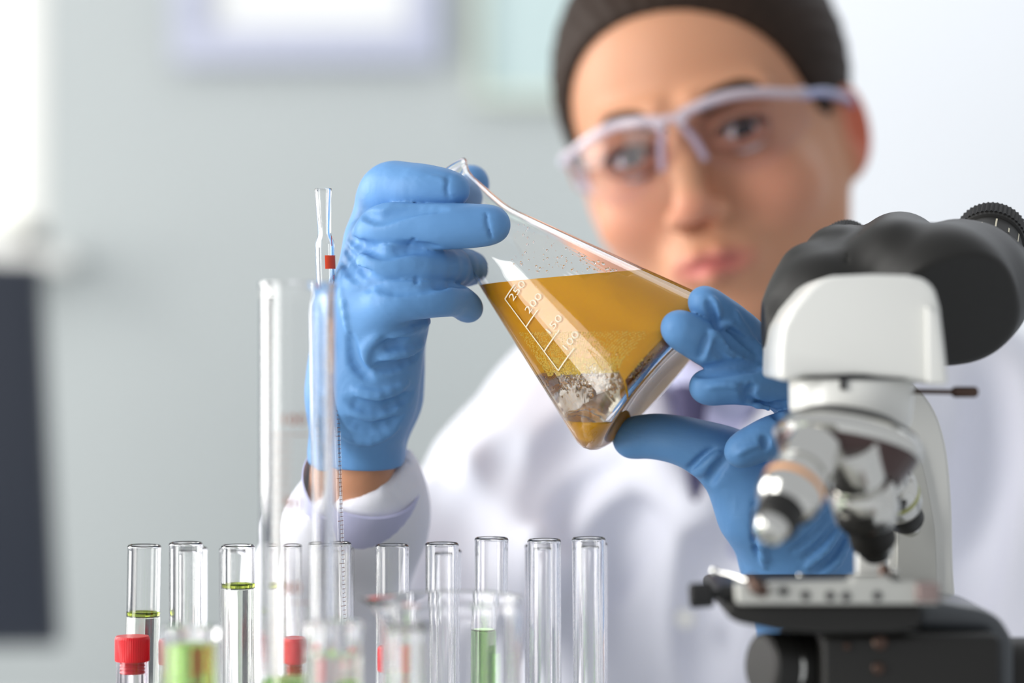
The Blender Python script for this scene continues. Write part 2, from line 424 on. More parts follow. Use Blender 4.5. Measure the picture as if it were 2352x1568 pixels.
handB = dict(
    palm=[(J([(1868, 1560, 1.085), (1862, 1420, 1.070), (1850, 1290, 1.058), (1800, 1150, 1.046)]), [.0210, .0215, .0230, .0200]),
          (J([(1868, 1560, 1.10), (1885, 1420, 1.09), (1880, 1280, 1.080), (1870, 1050, 1.070)]), [.0200, .0200, .0200, .0180]),
          (J([(1810, 1290, 1.050), (1745, 1160, 1.038), (1690, 1080, 1.034)]), [.0180, .0165, .0125]),
          (J([(1850, 1200, 1.055), (1895, 990, 1.045)]), [.0200, .0160])],
    fingers=[(J([(1905, 960, 1.062), (1770, 836, 1.026), (1690, 752, 1.006), (1617, 694, 0.994)]), [.0110, .0088, .0076, .0062]),
             (J([(1900, 985, 1.045), (1775, 872, 1.014), (1665, 812, 1.000), (1562, 755, 0.988)]), [.0110, .0094, .0084, .0072]),
             (J([(1900, 1010, 1.035), (1810, 895, 1.010), (1710, 880, 1.000), (1620, 889, 0.997)]), [.0110, .0092, .0080, .0062]),
             (J([(1900, 1050, 1.040), (1840, 990, 1.010), (1765, 1008, 1.000), (1700, 1036, 0.997)]), [.0110, .0088, .0078, .0060]),
             (J([(1790, 1170, 1.046), (1690, 1070, 1.034), (1590, 1020, 1.032), (1510, 1003, 1.036), (1452, 1006, 1.040)]), [.0170, .0132, .0098, .0088, .0078])])
def hand_field(f, hd, shrink=0.0, kp=0.012):
    palm = np.full(f.a.shape, f.BIG, np.float32)
    for pts, rad in hd['palm']: f.chain(pts, [r - shrink for r in rad], kp, arr=palm)
    f.a = np.minimum(f.a, palm)
    for pts, rad in hd['fingers']:
        fi = np.full(f.a.shape, f.BIG, np.float32)
        sp = spline(pts, 5); rr = np.interp(np.arange(len(sp)) / 5.0, range(len(rad)), rad) * 1.06
        f.chain(sp, [r - shrink for r in rr], 0.002, arr=fi)
        f.a = np.minimum(f.a, smin(palm, fi, 0.006))
def fold_noise(X, Y, Z, s):
    a_ = np.sin(X * s * 1.3 + 2.1 * np.sin(Z * s * 0.7) + 1.3) + np.sin(Z * s * 1.7 + 1.9 * np.sin(X * s * 0.6 + Y * s * 0.8)) + np.sin((X + Z) * s * 1.1 + 1.7 * np.sin((Y - X) * s * 0.9) + 4.0)
    return a_ / 3

# --- body: one continuous skin surface (head, neck, torso, arms, hands)
f = Field((-0.20, 0.965, 0.60), (0.42, 1.58, 1.44), 0.0025)
hx = lambda *p: tuple(H(*p))
f.ell(hx(0, 17, 34), (.077, .094, .086), 0, Rn)
f.ell(hx(0, -22, -32), (.060, .060, .072), .025, Rn)
f.ell(hx(0, 2, -34), (.070, .056, .058), .02, Rn)
f.ell(hx(0, -46, -80), (.030, .032, .026), .024, Rn)
f.ell(hx(0, -73, -99), (.014, .012, .011), .014, Rn)
f.caps(H(-46, -12, -64), H(-16, -60, -95), .013, .011, .022); f.caps(H(46, -12, -64), H(16, -60, -95), .013, .011, .022)
for s in (-1, 1):
    f.ell(hx(s * 38, -54, -34), (.024, .024, .020), .018, Rn)          # cheek
    f.caps(H(s * 10, -84, 17), H(s * 44, -66, 18), .0075, .0070, .012)   # brow ridge
    f.ell(hx(s * 31, -90, -3), (.018, .014, .012), .012, Rn, 'sub')
f.chain([H(0, -84, 8), H(0, -96, -16), H(0, -104, -34)], [.0065, .0075, .0085], .008)
f.ell(hx(0, -104, -37), (.0095, .0095, .0085), .006, Rn)
for s in (-1, 1):
    f.ell(hx(s * 11, -94, -41), (.0070, .0085, .0065), .005, Rn)
    f.ell(hx(s * 6, -99, -47.5), (.0032, .004, .0028), .002, Rn, 'sub')
f.ell(hx(0, -76, -66), (.025, .017, .021), .012, Rn)
f.chain([H(-22, -84, -67.5), H(-6, -94, -63), H(6, -94, -63), H(22, -84, -67.5)], [.0028, .0042, .0042, .0028], .004)
f.chain([H(-18, -84, -70.5), H(0, -94, -73.5), H(18, -84, -70.5)], [.003, .0055, .003], .004)
f.chain([H(-23, -87, -68.2), H(0, -99, -68.2), H(23, -87, -68.2)], [.0012, .0016, .0012], .002, 'sub')
for s in (-1, 1):                                                         # eyelids round the eyeballs
    pts = [H(s * 31 + 15 * math.cos(t), -75 - 7.5 * math.sin(max(t, 0)) ** 0.7 if True else 0, -3 + 7.5 * math.sin(t)) for t in np.linspace(0.05, math.pi - 0.05, 7)]
    f.chain(pts, [.0025] + [.0032] * 5 + [.0025], .003)
    pts = [H(s * 31 + 14 * math.cos(t), -75 - 6.5 * math.sin(t) ** 0.7, -3 - 6.5 * math.sin(t)) for t in np.linspace(0.05, math.pi - 0.05, 7)]
    f.chain(pts, [.002] + [.0027] * 5 + [.002], .004)
for s in (-1, 1):                                                         # ears
    Re = np.array(Rh @ Matrix.Rotation(math.radians(s * -24), 3, 'Z') @ Matrix.Rotation(math.radians(-10), 3, 'X'))
    c = H(*((77, 12, -10) if s > 0 else (-75, 26, -12)))
    f.ell(tuple(c), (.0075, .017, .0255), .005, Re)
    f.ell(tuple(c + Rh @ Vector((s * .0045, -.004, .003))), (.0050, .0095, .016), .004, Re, 'sub')
    f.ell(tuple(c + Rh @ Vector((s * -.004, -.006, -.020))), (.005, .008, .009), .006, Re)
nb = P(1745, 885, 1.44)
f.chain([H(0, 18, -50), H(0, 24, -95), nb, nb + Vector((0, 0, -.06))], [.046, .045, .050, .070], .025)
def torso(f, off=0.0, k=0.05):
    f.ell(P(1745, 1230, 1.43), (.165 - off, .105 - off, .20 - off), k)
    f.ell(P(1745, 1700, 1.43), (.150 - off, .105 - off, .25 - off), k)
    f.chain([P(1300, 1020, 1.42), nb + Vector((0, 0, -.055)), P(2240, 960, 1.42)], [.038 - off, .050 - off, .044 - off], .04)
torso(f, .034)
LA = J([(1265, 1030, 1.41), (770, 1660, 1.23), (822, 1190, 1.082), (826, 1080, 1.066)])
RA = J([(2290, 1010, 1.41), (2330, 1720, 1.30), (1870, 1520, 1.085), (1866, 1440, 1.075)])
f.chain(LA, [.022, .022, .0190, .0160], .01); f.chain(RA, [.020, .022, .0200, .0190], .01)
for hd in (handA, handB): hand_field(f, hd, 0.0046)
f.cut((0, 0, 0.64), (0, 0, -1))
me, pos = f.mesh('body')
loc = (pos - np.array(HO)) @ Rn * 1000                                    # millimetres in the head's frame
col = np.tile(np.array(lin((198, 144, 112))), (len(pos), 1))
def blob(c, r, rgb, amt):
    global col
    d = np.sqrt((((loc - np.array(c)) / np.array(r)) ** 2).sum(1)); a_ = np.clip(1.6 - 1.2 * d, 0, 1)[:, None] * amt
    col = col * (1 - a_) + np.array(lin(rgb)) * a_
for s in (-1, 1):
    blob((s * 40, -60, -36), (22, 40, 20), (214, 138, 118), 0.35)
    blob((s * 84, 14, -12), (12, 22, 36), (205, 92, 66), 0.75 if s > 0 else 0.2)
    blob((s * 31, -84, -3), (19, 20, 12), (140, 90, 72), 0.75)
blob((0, -100, -38), (14, 20, 10), (222, 140, 118), 0.5)
blob((0, -90, -68.2), (22, 20, 8), (186, 96, 94), 0.85)
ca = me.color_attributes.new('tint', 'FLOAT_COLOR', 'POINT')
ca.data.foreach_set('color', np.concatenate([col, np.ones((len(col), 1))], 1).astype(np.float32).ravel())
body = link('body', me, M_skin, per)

# --- eyes, brows, hair
M_eye = mat('eye_white', (226, 220, 214), 0.15); M_iris = mat('dark_iris', (40, 32, 30), 0.1); M_pupil = mat('pupil', (8, 8, 8), 0.1)
for s in (-1, 1):
    c = H(s * 31, -71.5, -3); look = (P(1176, 784, 0.0) - c).normalized()
    Me = frame_to(c, c + look)
    R_ = 0.0120
    arc = lambda a0, a1, n_, r: [(r * math.sin(math.radians(a_)), r * math.cos(math.radians(a_))) for a_ in np.linspace(a0, a1, n_)]
    e = lathe('eyeball', arc(180, 28, 12, R_) + [(0.0052, 0.0104), (0, 0.0104)], M_eye, per, Me, 24)
    lathe('iris', [(0, .0100), (.0056, .0103), (.0050, .0112), (.0020, .0116), (0, .0116)], M_iris, e, Me, 24)
    lathe('pupil', [(0, .0112), (.0021, .0114), (.0016, .0122), (0, .0123)], M_pupil, e, Me, 16)
    lp_ = [H(s * 31 + 15 * math.cos(t), -77.5 - 7.5 * max(math.sin(t), 0) ** 0.7, -4.4 + 7.5 * math.sin(t)) for t in np.linspace(0.1, math.pi - 0.1, 9)]
    tube('eyelashes', lp_, [.0008] + [.0017] * 7 + [.0008], M_hair, e if False else per, 8)
    bp = spline([H(s * 13, -88, 12), H(s * 24, -86.5, 18), H(s * 38, -77, 20), H(s * 51, -63, 14)], 4)
    bm = bmesh.new(); tube_bm(bm, bp, list(np.interp(range(len(bp)), [0, 3, 8, len(bp) - 1], [.0036, .0046, .0040, .0012])), 8, 0.8)
    link('eyebrow', finish(bm, 'eyebrow'), M_hair, per)
f = Field((HO.x - .13, HO.y - .13, HO.z - .14), (HO.x + .13, HO.y + .16, HO.z + .16), 0.0025)
f.ell(hx(0, 20, 40), (.085, .098, .090), 0, Rn)
X, Y, Z = f.ax[0][:, None, None] - HO.x, f.ax[1][None, :, None] - HO.y, f.ax[2][None, None, :] - HO.z
lx = X * Rn[0, 0] + Y * Rn[1, 0] + Z * Rn[2, 0]; lz = X * Rn[0, 2] + Y * Rn[1, 2] + Z * Rn[2, 2]; ly = X * Rn[0, 1] + Y * Rn[1, 1] + Z * Rn[2, 1]
ang = np.arctan2(lz - 0.01, lx)                                            # strands combed back
f.a += (0.0004 * np.sin(ang * 46 + 3 * np.sin(ly * 40)) + 0.0002 * np.sin(ang * 87 + 5 * np.sin(ly * 25 + ang * 3))).astype(np.float32)
f.ell(hx(0, 112, 20), (.036, .034, .036), .01, Rn)                        # bun at the back
f.ell(hx(-9, -54, 0), (.074, .062, .072), .010, Rn, 'sub')                # forehead and face stay bare
f.cut(H(0, -30, 0), Rh @ Vector((0, -1, -1.1)), .01)
for s in (-1, 1): f.ell(hx(s * 84, 8, -30), (.022, .028, .044), .006, Rn, 'sub')
f.cut(H(0, 0, -52), Rh @ Vector((0, 0.3, -1)), .02)
me, _ = f.mesh('hair'); link('hair', me, M_hair, per)

# --- gloves
def glove(hd, lo, hi, cutp, cutn, folds, name, label, ridge=0.0003):
    f = Field(lo, hi, 0.0009)
    hand_field(f, hd)
    # soft folds of the thin rubber, stronger towards the wrist
    X, Y, Z = f.ax[0][:, None, None], f.ax[1][None, :, None], f.ax[2][None, None, :]
    f.a += (ridge * (0.4 * fold_noise(X, Y, Z, 230.0) + fold_noise(X, Y, Z, 95.0))).astype(np.float32)
    for mode, pl, r in folds:
        pts = [q for q in (f.hit(x_, y_, 0.96, 1.12) for x_, y_ in pl) if q is not None]
        if len(pts) > 1:
            pts = [q + Vector((0, 0.0 if mode == 'add' else -r * 0.30, 0)) for q in spline(pts, 3)]
            n_ = len(pts); rad = [r * (0.35 + 0.65 * math.sin(math.pi * i / (n_ - 1))) for i in range(n_)]
            f.chain(pts, rad, min(0.0028, 2.0 * r), mode)
    f.cut(cutp, cutn, 0.001)
    me, _ = f.mesh(name)
    o = link('glove', me, M_glove, per); o['label'] = label
    return o
foldsA = [('sub', [(836, 492), (868, 500), (905, 490), (960, 478), (1020, 476)], .0024), ('sub', [(800, 545), (840, 566), (880, 578), (940, 570), (1000, 568)], .0024),
          ('sub', [(800, 600), (850, 640), (905, 660), (980, 656), (1060, 655)], .0024), ('sub', [(790, 565), (815, 600), (850, 625)], .0012), ('sub', [(786, 600), (815, 640), (850, 665)], .0012),
          ('add', [(900, 772), (940, 760), (985, 738)], .0018), ('sub', [(880, 795), (930, 783), (985, 760)], .0020),
          ('add', [(880, 825), (930, 812), (970, 790)], .0018), ('sub', [(860, 845), (910, 838), (965, 812)], .0018),
          ('add', [(835, 850), (842, 800), (868, 770)], .0016), ('sub', [(805, 770), (815, 830), (850, 868)], .0020),
          ('add', [(815, 895), (870, 908), (935, 880)], .0018), ('sub', [(800, 922), (870, 940), (945, 905)], .0024),
          ('sub', [(795, 965), (850, 985), (920, 960)], .0020), ('add', [(790, 1000), (850, 1012), (910, 985)], .0014),
          ('sub', [(1030, 402), (1026, 430), (1032, 458)], .0005), ('sub', [(1116, 488), (1120, 515), (1128, 546)], .0005),
          ('add', [(985, 405), (1012, 412), (1022, 425)], .0006), ('sub', [(940, 562), (948, 554), (952, 546)], .0005), ('sub', [(955, 652), (957, 644), (956, 636)], .0005),
          ('add', [(785, 620), (790, 700), (800, 760)], .0010)]
glove(handA, (-.105, .985, 1.065), (0.02, 1.125, 1.24), P(830, 1062, 1.06), (-0.05, 0.15, -1), foldsA, 'glove_on_neck', 'glove on the hand gripping the flask neck')
foldsB = [('add', [(1618, 826), (1624, 795), (1636, 763)], .0012), ('sub', [(1608, 820), (1616, 795), (1624, 772)], .0010), ('add', [(1636, 762), (1672, 790), (1712, 816)], .0012),
          ('sub', [(1640, 742), (1663, 768), (1705, 800), (1752, 834)], .0016), ('add', [(1636, 684), (1646, 704), (1652, 726)], .0010), ('sub', [(1626, 690), (1636, 715), (1640, 735)], .0010),
          ('add', [(1652, 752), (1668, 744), (1684, 742)], .0010), ('add', [(1684, 745), (1720, 776), (1756, 806)], .0011), ('sub', [(1672, 752), (1705, 782), (1740, 812)], .0009),
          ('add', [(1690, 716), (1700, 740), (1722, 765)], .0009), ('add', [(1660, 815), (1685, 830), (1700, 838)], .0009), ('sub', [(1640, 800), (1660, 822), (1680, 836)], .0009),
          ('add', [(1700, 822), (1712, 836), (1716, 846)], .0008), ('sub', [(1602, 858), (1640, 850), (1690, 842), (1740, 842)], .0020),
          ('add', [(1625, 890), (1665, 884), (1710, 890)], .0009), ('sub', [(1706, 890), (1716, 902), (1726, 914)], .0013), ('sub', [(1716, 902), (1724, 892), (1732, 888)], .0009),
          ('sub', [(1708, 914), (1757, 932), (1800, 928)], .0014), ('add', [(1720, 926), (1757, 942), (1790, 944)], .0010), ('sub', [(1776, 925), (1782, 945), (1790, 962)], .0012),
          ('sub', [(1755, 1005), (1758, 1015), (1756, 1028)], .0011), ('add', [(1692, 1045), (1715, 1030), (1745, 1022)], .0008),
          ('sub', [(1583, 1080), (1614, 1056), (1640, 1032)], .0016), ('add', [(1598, 1088), (1624, 1066), (1650, 1042)], .0014), ('sub', [(1628, 1108), (1644, 1080), (1666, 1056)], .0014),
          ('sub', [(1738, 1143), (1736, 1210), (1742, 1280)], .0014), ('add', [(1748, 1150), (1748, 1220), (1756, 1300)], .0014),
          ('sub', [(1920, 1205), (1892, 1245), (1850, 1280)], .0013), ('add', [(1930, 1215), (1900, 1262), (1855, 1300)], .0013), ('sub', [(1944, 1222), (1915, 1272), (1870, 1312)], .0013),
          ('add', [(1950, 1240), (1925, 1290), (1885, 1325)], .0012), ('sub', [(1900, 1180), (1868, 1225), (1820, 1262)], .0011)]
glove(handB, (.030, .955, .992), (.165, 1.13, 1.175), P(1870, 1490, 1.08), (-0.2, 0.1, -1), foldsB, 'glove_under_base', 'glove on the hand supporting the flask base', 0.0004)

# --- shirt, tie, coat
f = Field((-0.02, 1.28, 0.80), (0.30, 1.56, 1.20), 0.0035)
torso(f, .018); f.chain([nb + Vector((0, -.02, .0)), nb + Vector((0, 0, -.05))], [.062, .080], .03)
f.cut(P(1700, 800, 1.4), (0, -0.35, 1), .004); f.cut((0, 0, 0.82), (0, 0, -1))
me, _ = f.mesh('shirt'); shirt = link('shirt', me, M_shirt, per)
for s, pl in ((-1, [(1610, 880), (1560, 850), (1530, 790), (1560, 745)]), (1, [(1625, 880), (1700, 935), (1790, 860), (1830, 760)])):
    pts = spline([P(x_, y_, d_) for (x_, y_), d_ in zip(pl, (1.315, 1.325, 1.355, 1.40))], 5)
    tube('collar', pts, .010, M_shirt, shirt, 10, 0.5)
pts = spline([P(1592, 885, 1.308), P(1590, 940, 1.306), P(1592, 1050, 1.304), P(1597, 1150, 1.306)], 5)
tube('tie', pts, list(np.linspace(.011, .0015, len(pts))), M_tie, shirt, 12, 0.35)

f = Field((-0.20, 1.00, 0.52), (0.44, 1.60, 1.19), 0.0035)
torso(f, 0.0)
f.ell(P(1745, 2250, 1.45), (.17, .13, .20), .05)
f.chain(J([(1262, 965, 1.41), (1240, 1090, 1.39), (790, 1660, 1.23)]), [.038, .052, .052], .02)
f.chain(J([(2290, 960, 1.41), (2330, 1150, 1.40), (2360, 1720, 1.30)]), [.048, .052, .054], .012)
arm = np.full(f.a.shape, f.BIG, np.float32)
f.chain(J([(790, 1660, 1.23), (770, 1400, 1.15), (800, 1200, 1.095), (812, 1120, 1.08)]), [.052, .042, .034, .031], .012, arr=arm)
f.chain(J([(2360, 1720, 1.30), (2100, 1640, 1.18), (1885, 1560, 1.10)]), [.054, .044, .033], .012, arr=arm)
f.a = smin(f.a, arm, .01)
X, Y, Z = f.ax[0][:, None, None], f.ax[1][None, :, None], f.ax[2][None, None, :]
f.a += (0.0030 * fold_noise(X, Y, Z * 0.6, 55.0)).astype(np.float32)
for mode, pl, r in (('sub', [(1165, 1040), (1150, 1130), (1145, 1240), (1180, 1400)], 0.0099), ('sub', [(1345, 990), (1290, 1060), (1240, 1160)], 0.0062),
                    ('sub', [(1400, 1120), (1350, 1170), (1310, 1240)], 0.0056), ('add', [(1470, 1130), (1390, 1200), (1340, 1290)], 0.0050), ('sub', [(1480, 1180), (1420, 1250), (1390, 1340)], 0.0050),
                    ('sub', [(2285, 860), (2265, 1050), (2240, 1250), (2225, 1400)], 0.0081), ('sub', [(1760, 1120), (1720, 1220), (1660, 1320)], 0.0062),
                    ('add', [(1600, 1170), (1590, 1350), (1585, 1560)], 0.0037), ('sub', [(1640, 1200), (1625, 1380), (1615, 1560)], 0.0074),
                    ('add', [(1400, 860), (1500, 1010), (1585, 1165)], 0.0056), ('add', [(1800, 900), (1720, 1020), (1605, 1170)], 0.0056),
                    ('sub', [(1010, 1080), (1000, 1200), (960, 1330)], 0.0074), ('sub', [(1080, 1150), (1060, 1280), (1010, 1420)], 0.0062)):
    pts = [q for q in (f.hit(x_, y_, 1.0, 1.5) for x_, y_ in pl) if q is not None]
    if len(pts) > 1:
        pts = spline(pts, 4); n_ = len(pts)
        f.chain(pts, [r * (0.3 + 0.7 * math.sin(math.pi * i / (n_ - 1))) for i in range(n_)], 0.020, mode)
# neck opening: a long V
tip = P(1598, 1160, 1.31)
def vcut(X, Y, Z):
    la = P(1505, 780, 1.33); ra = P(1840, 800, 1.33)
    def side(a_, sgn):
        dx, dz = a_.x - tip.x, a_.z - tip.z; L = math.hypot(dx, dz)
        return sgn * ((X - tip.x) * dz - (Z - tip.z) * dx) / L
    return np.maximum(np.maximum(-side(la, 1), side(ra, 1)), Y - 1.45) + 0 * Z
f.put(vcut, (tip.x - .1, 1.2, tip.z - .01), (tip.x + .12, 1.46, 1.19), .004, 'sub', margin=0)
f.chain([nb + Vector((0, -.03, .08)), nb + Vector((0, -.005, -.03))], [.07, .07], .01, 'sub')
f.cut(P(815, 1102, 1.08), (-0.5, -0.25, 1), .002, lo=(-.20, 1.0, .95), hi=(0.0, 1.16, 1.19))
f.cut((0, 0, 0.54), (0, 0, -1))
me, _ = f.mesh('lab_coat'); coat = link('lab_coat', me, M_coat, per)
# coat cuff standing open round the wrist, shirt cuff inside it
wa, wb = P(822, 1210, 1.085), P(824, 1078, 1.066)
lathe('shirt_cuff', [(.0215, 0), (.0235, .004), (.0256, .032), (.0244, .0325), (.0218, .004)], M_shirt, shirt, frame_to(P(806, 1240, 1.086), P(838, 1085, 1.066)), 40, True)
lathe('button', [(0, 0), (.004, 0), (.0055, .001), (.0055, .0018), (0, .002)], M_whiteplastic, coat, frame_to(P(1575, 1420, 1.315), P(1575, 1420, 1.2)), 20)

# --- trousers and shoes under the bench, stool
M_trous = mat('dark_trousers', (50, 52, 62), 0.8, noise=(20, 0.05)); M_shoe = mat('white_shoe', (220, 220, 220), 0.6, noise=(20, 0.03))
for s in (-1, 1):
    hip = Vector((.146 + s * .085, 1.43, .60)); kn = Vector((.146 + s * .11, 1.10, .57)); an = Vector((.146 + s * .11, 1.22, .12))
    tube('trouser_leg', spline([hip, kn + Vector((0, .05, .02)), kn, kn + Vector((0, .02, -.06)), an], 5), list(np.linspace(.078, .050, 21)), M_trous, per, 16)
    bm = bmesh.new(); tube_bm(bm, spline([an + Vector((0, .05, -.075)), an + Vector((0, 0, -.07)), an + Vector((0, -.10, -.08)), an + Vector((0, -.17, -.09))], 4), list(np.interp(range(13), [0, 3, 8, 12], [.022, .040, .038, .018])), 14, 0.8)
    link('shoe', finish(bm, 'shoe'), M_shoe, per)
st = thing('laboratory_stool', (.146, 1.45, 0), 'round black laboratory stool carrying the seated woman', 'stool')
lathe('seat', [(0, .435), (.16, .435), (.175, .45), (.175, .485), (.16, .50), (0, .505)], M_rubber, st, Matrix.Translation((.146, 1.45, 0)), 40)
lathe('pole', [(.025, .04), (.025, .20), (.018, .20), (.018, .436)], M_metal, st, Matrix.Translation((.146, 1.45, 0)), 24)
for i in range(5):
    a_ = i * 2 * math.pi / 5
    tube('leg', [(.146, 1.45, .06), (.146 + .26 * math.cos(a_), 1.45 + .26 * math.sin(a_), .02)], [.018, .014], M_metal, st, 10)

# --- safety glasses
M_lens = mat('clear_lens', (246, 244, 252), 0.03, trans=1.0, ior=1.2, spec=0.5)
M_clearframe = mat('translucent_frame', (232, 220, 230), 0.18, trans=0.4, ior=1.35, coat=0.6)
gl = link('safety_glasses', bpy.data.meshes.new('safety_glasses'), None, per)
def lens_pt(s, u, v):      # u 0 bridge .. 1 temple, v -1 .. 1
    x_ = 5 + 62 * u; wz = 21 * (1 - 0.35 * abs(2 * u - 1) ** 2.2)
    zt = 11 + 5 * math.sin(math.pi * min(u * 1.1, 1)) - 2 * u; zb = zt - 2 * wz * (0.98 if v < 0 else 1) * (0.55 + 0.45 * math.sin(math.pi * (0.15 + 0.8 * u)))
    z_ = zb + (zt - zb) * (v + 1) / 2
    y_ = -109 + 36 * (x_ / 67) ** 2.4 + 3 * (v * v)
    return H(s * x_, y_, z_)
for s in (-1, 1):
    bm = bmesh.new(); nu, nv = 18, 10; G = {}
    for lay, off in ((0, 0.0), (1, 0.0016)):
        for i in range(nu + 1):
            for j in range(nv + 1):
                q = lens_pt(s, i / nu, -1 + 2 * j / nv); G[lay, i, j] = bm.verts.new(q + Rh @ Vector((0, off, 0)))
    for i in range(nu):
        for j in range(nv):
            bm.faces.new((G[0, i, j], G[0, i + 1, j], G[0, i + 1, j + 1], G[0, i, j + 1])); bm.faces.new((G[1, i, j], G[1, i, j + 1], G[1, i + 1, j + 1], G[1, i + 1, j]))
    for i in range(nu):
        for j in (0, nv): bm.faces.new((G[0, i, j], G[0, i + 1, j], G[1, i + 1, j], G[1, i, j]))
    for j in range(nv):
        for i in (0, nu): bm.faces.new((G[0, i, j], G[0, i, j + 1], G[1, i, j + 1], G[1, i, j]))
    link('lens', finish(bm, 'lens', 1.0), M_lens, gl)
    tube('brow_frame', [lens_pt(s, u, 1.0) for u in np.linspace(0, 1, 14)], [.0030] + [.0028] * 12 + [.0032], M_clearframe, gl, 10)
    tube('temple', spline([lens_pt(s, 0.99, 0.8), H(s * 74, -50, 8), H(s * 79, -10, 6), H(s * 80, 14, 4), H(s * 80, 26, -8)], 5), .0026, mat('blue_grey_temple', (150, 156, 196), 0.3, noise=(10, 0.02)) if s == 1 else bpy.data.materials['blue_grey_temple.001'] if 'blue_grey_temple.001' in bpy.data.materials else mat('pale_temple', (206, 206, 224), 0.3, noise=(10, 0.02)), gl, 10)
    tube('nose_pad', spline([H(s * 4, -106, 8), H(s * 9, -102, -2), H(s * 12, -98, -14)], 4), .0020, M_clearframe, gl, 8)
    lathe('hinge_screw', [(0, -.0015), (.0030, -.0015), (.0036, 0), (.0030, .0015), (0, .0015)], M_clearframe, gl, frame_to(H(s * 6, -110, 9), H(s * 6, -120, 9)), 16)
tube('bridge', [H(-6, -110, 9), H(0, -111, 11), H(6, -110, 9)], .0022, M_clearframe, gl, 10)

# ------------------------------------------------------------------ glassware
M_glass = glass_mat('clear_glass', (255, 255, 255), 1.46)
M_water = glass_mat('clear_liquid', (252, 253, 250), 1.33)
M_green = absorb(glass_mat('green_liquid', (235, 250, 225), 1.33), (62, 155, 55), 110)
M_lime = absorb(glass_mat('bright_green_liquid', (235, 252, 205), 1.33), (120, 215, 50), 30)
M_oil = glass_mat('yellow_green_layer', (206, 214, 140), 1.40)
M_red = mat('red_plastic', (214, 22, 34), 0.35, noise=(60, 0.05), sss=0.1)
M_print_w = mat('white_enamel_print', (222, 214, 190), 0.6, noise=(200, 0.04))
M_print_r = mat('red_orange_print', (236, 74, 34), 0.6, noise=(200, 0.05))
M_print_b = mat('brown_print', (150, 84, 52), 0.6, noise=(200, 0.05))
M_bubble = glass_mat('air_bubble', (255, 255, 255), 1.0 / 1.333)
M_foam = mat('amber_foam', (238, 206, 92), 0.12, ior=1.3)
M_drop = glass_mat('droplet', (255, 255, 255), 1.33)

def wrap_mesh(name, patches, rad, m, parent, M):
    """patches: (verts (u, v), faces) in metres on the unrolled wall; rad(v) gives the wall radius; M places the axis"""
    bm = bmesh.new()
    for vs_, fs in patches:
        vv = []
        for u, v in vs_:
            r = rad(v); a_ = u / r
            vv.append(bm.verts.new(M @ Vector((r * math.sin(a_), -r * math.cos(a_), v))))
        for q in fs:
            try: bm.faces.new([vv[i] for i in q])
            except ValueError: pass
    for f_ in bm.faces: f_.smooth = True
    me = bpy.data.meshes.new(name); bm.to_mesh(me); bm.free()
    return link(name, me, m, parent)
def strip(u0, u1, v0, v1, nu=6, nv=1):
    vs_ = [(u0 + (u1 - u0) * i / nu, v0 + (v1 - v0) * j / nv) for j in range(nv + 1) for i in range(nu + 1)]
    return vs_, [(j * (nu + 1) + i, j * (nu + 1) + i + 1, (j + 1) * (nu + 1) + i + 1, (j + 1) * (nu + 1) + i) for j in range(nv) for i in range(nu)]
def fat_line(a, b, w_, n=8):
    """a line between two (phi * r_ref) points on the unrolled wall"""
    (ua, va), (ub, vb) = a, b; L = math.hypot(ub - ua, vb - va); nx, ny = -(vb - va) / L * w_ / 2, (ub - ua) / L * w_ / 2
    vs_ = []
    for i in range(n + 1):
        t = i / n; u, v = ua + (ub - ua) * t, va + (vb - va) * t
        vs_ += [(u + nx, v + ny), (u - nx, v - ny)]
    return vs_, [(2 * i, 2 * i + 1, 2 * i + 3, 2 * i + 2) for i in range(n)]

# --- conical flask, tilted, base towards the viewer
mm = 0.001
BC = P(1511, 881, 1.024)
ez = Vector((-0.749, 0, 0.663)); ex = Vector((0.663, 0, 0.749)); ey = Vector((0, 1, 0))
tl = Matrix.Rotation(math.radians(11), 3, ex)
ez, ey = tl @ ez, tl @ ey
if ez.y < 0: ez, ey = tl.inverted() @ (tl.inverted() @ ez), tl.inverted() @ (tl.inverted() @ ey)
MF = Matrix((ex, ey, ez)).transposed().to_4x4(); MF.translation = BC
fl = thing('conical_flask', None, 'tilted glass conical flask half full of amber liquid with foam, held in two blue gloves', 'flask', M=MF)
def fine(pr, step):
    out = [pr[0]]
    for a_, b_ in zip(pr, pr[1:]):
        k = max(1, int(math.hypot(b_[0] - a_[0], b_[1] - a_[1]) / step))
        out += [(a_[0] + (b_[0] - a_[0]) * i / k, a_[1] + (b_[1] - a_[1]) * i / k) for i in range(1, k + 1)]
    return out
outer = [(0, 4.2), (10, 3.9), (22, 2.2), (30, 0.6), (33, 0.1), (35.5, 0.2), (38, 1.2), (40, 3.0), (41.2, 5.6), (41.3, 8.5), (40.5, 12), (16.6, 94), (15.6, 98), (15.1, 102), (14.9, 108), (14.9, 120), (15.2, 123.0), (16.0, 125.6)] + [(16.1 + .8 * math.sin(t_), 127.4 - 1.1 * math.cos(t_)) for t_ in np.linspace(0.9, 2.6, 6)]
inner = [(15.9 + .8 * math.sin(t_), 127.4 - 1.1 * math.cos(t_)) for t_ in np.linspace(3.3, 4.9, 6)] + [(14.7, 125.6), (13.9, 122), (13.7, 108), (13.9, 102), (14.4, 98), (15.4, 94), (39.3, 12), (40.0, 8.7), (39.8, 6.4), (38.5, 4.3), (36.4, 2.9), (33.5, 2.2), (30, 2.7), (22, 4.1), (10, 5.7), (0, 6.0)]
prof = [(a_ * mm, b_ * mm) for a_, b_ in outer + inner]
bm = bmesh.new(); lathe_bm(bm, prof, Matrix(), 96)
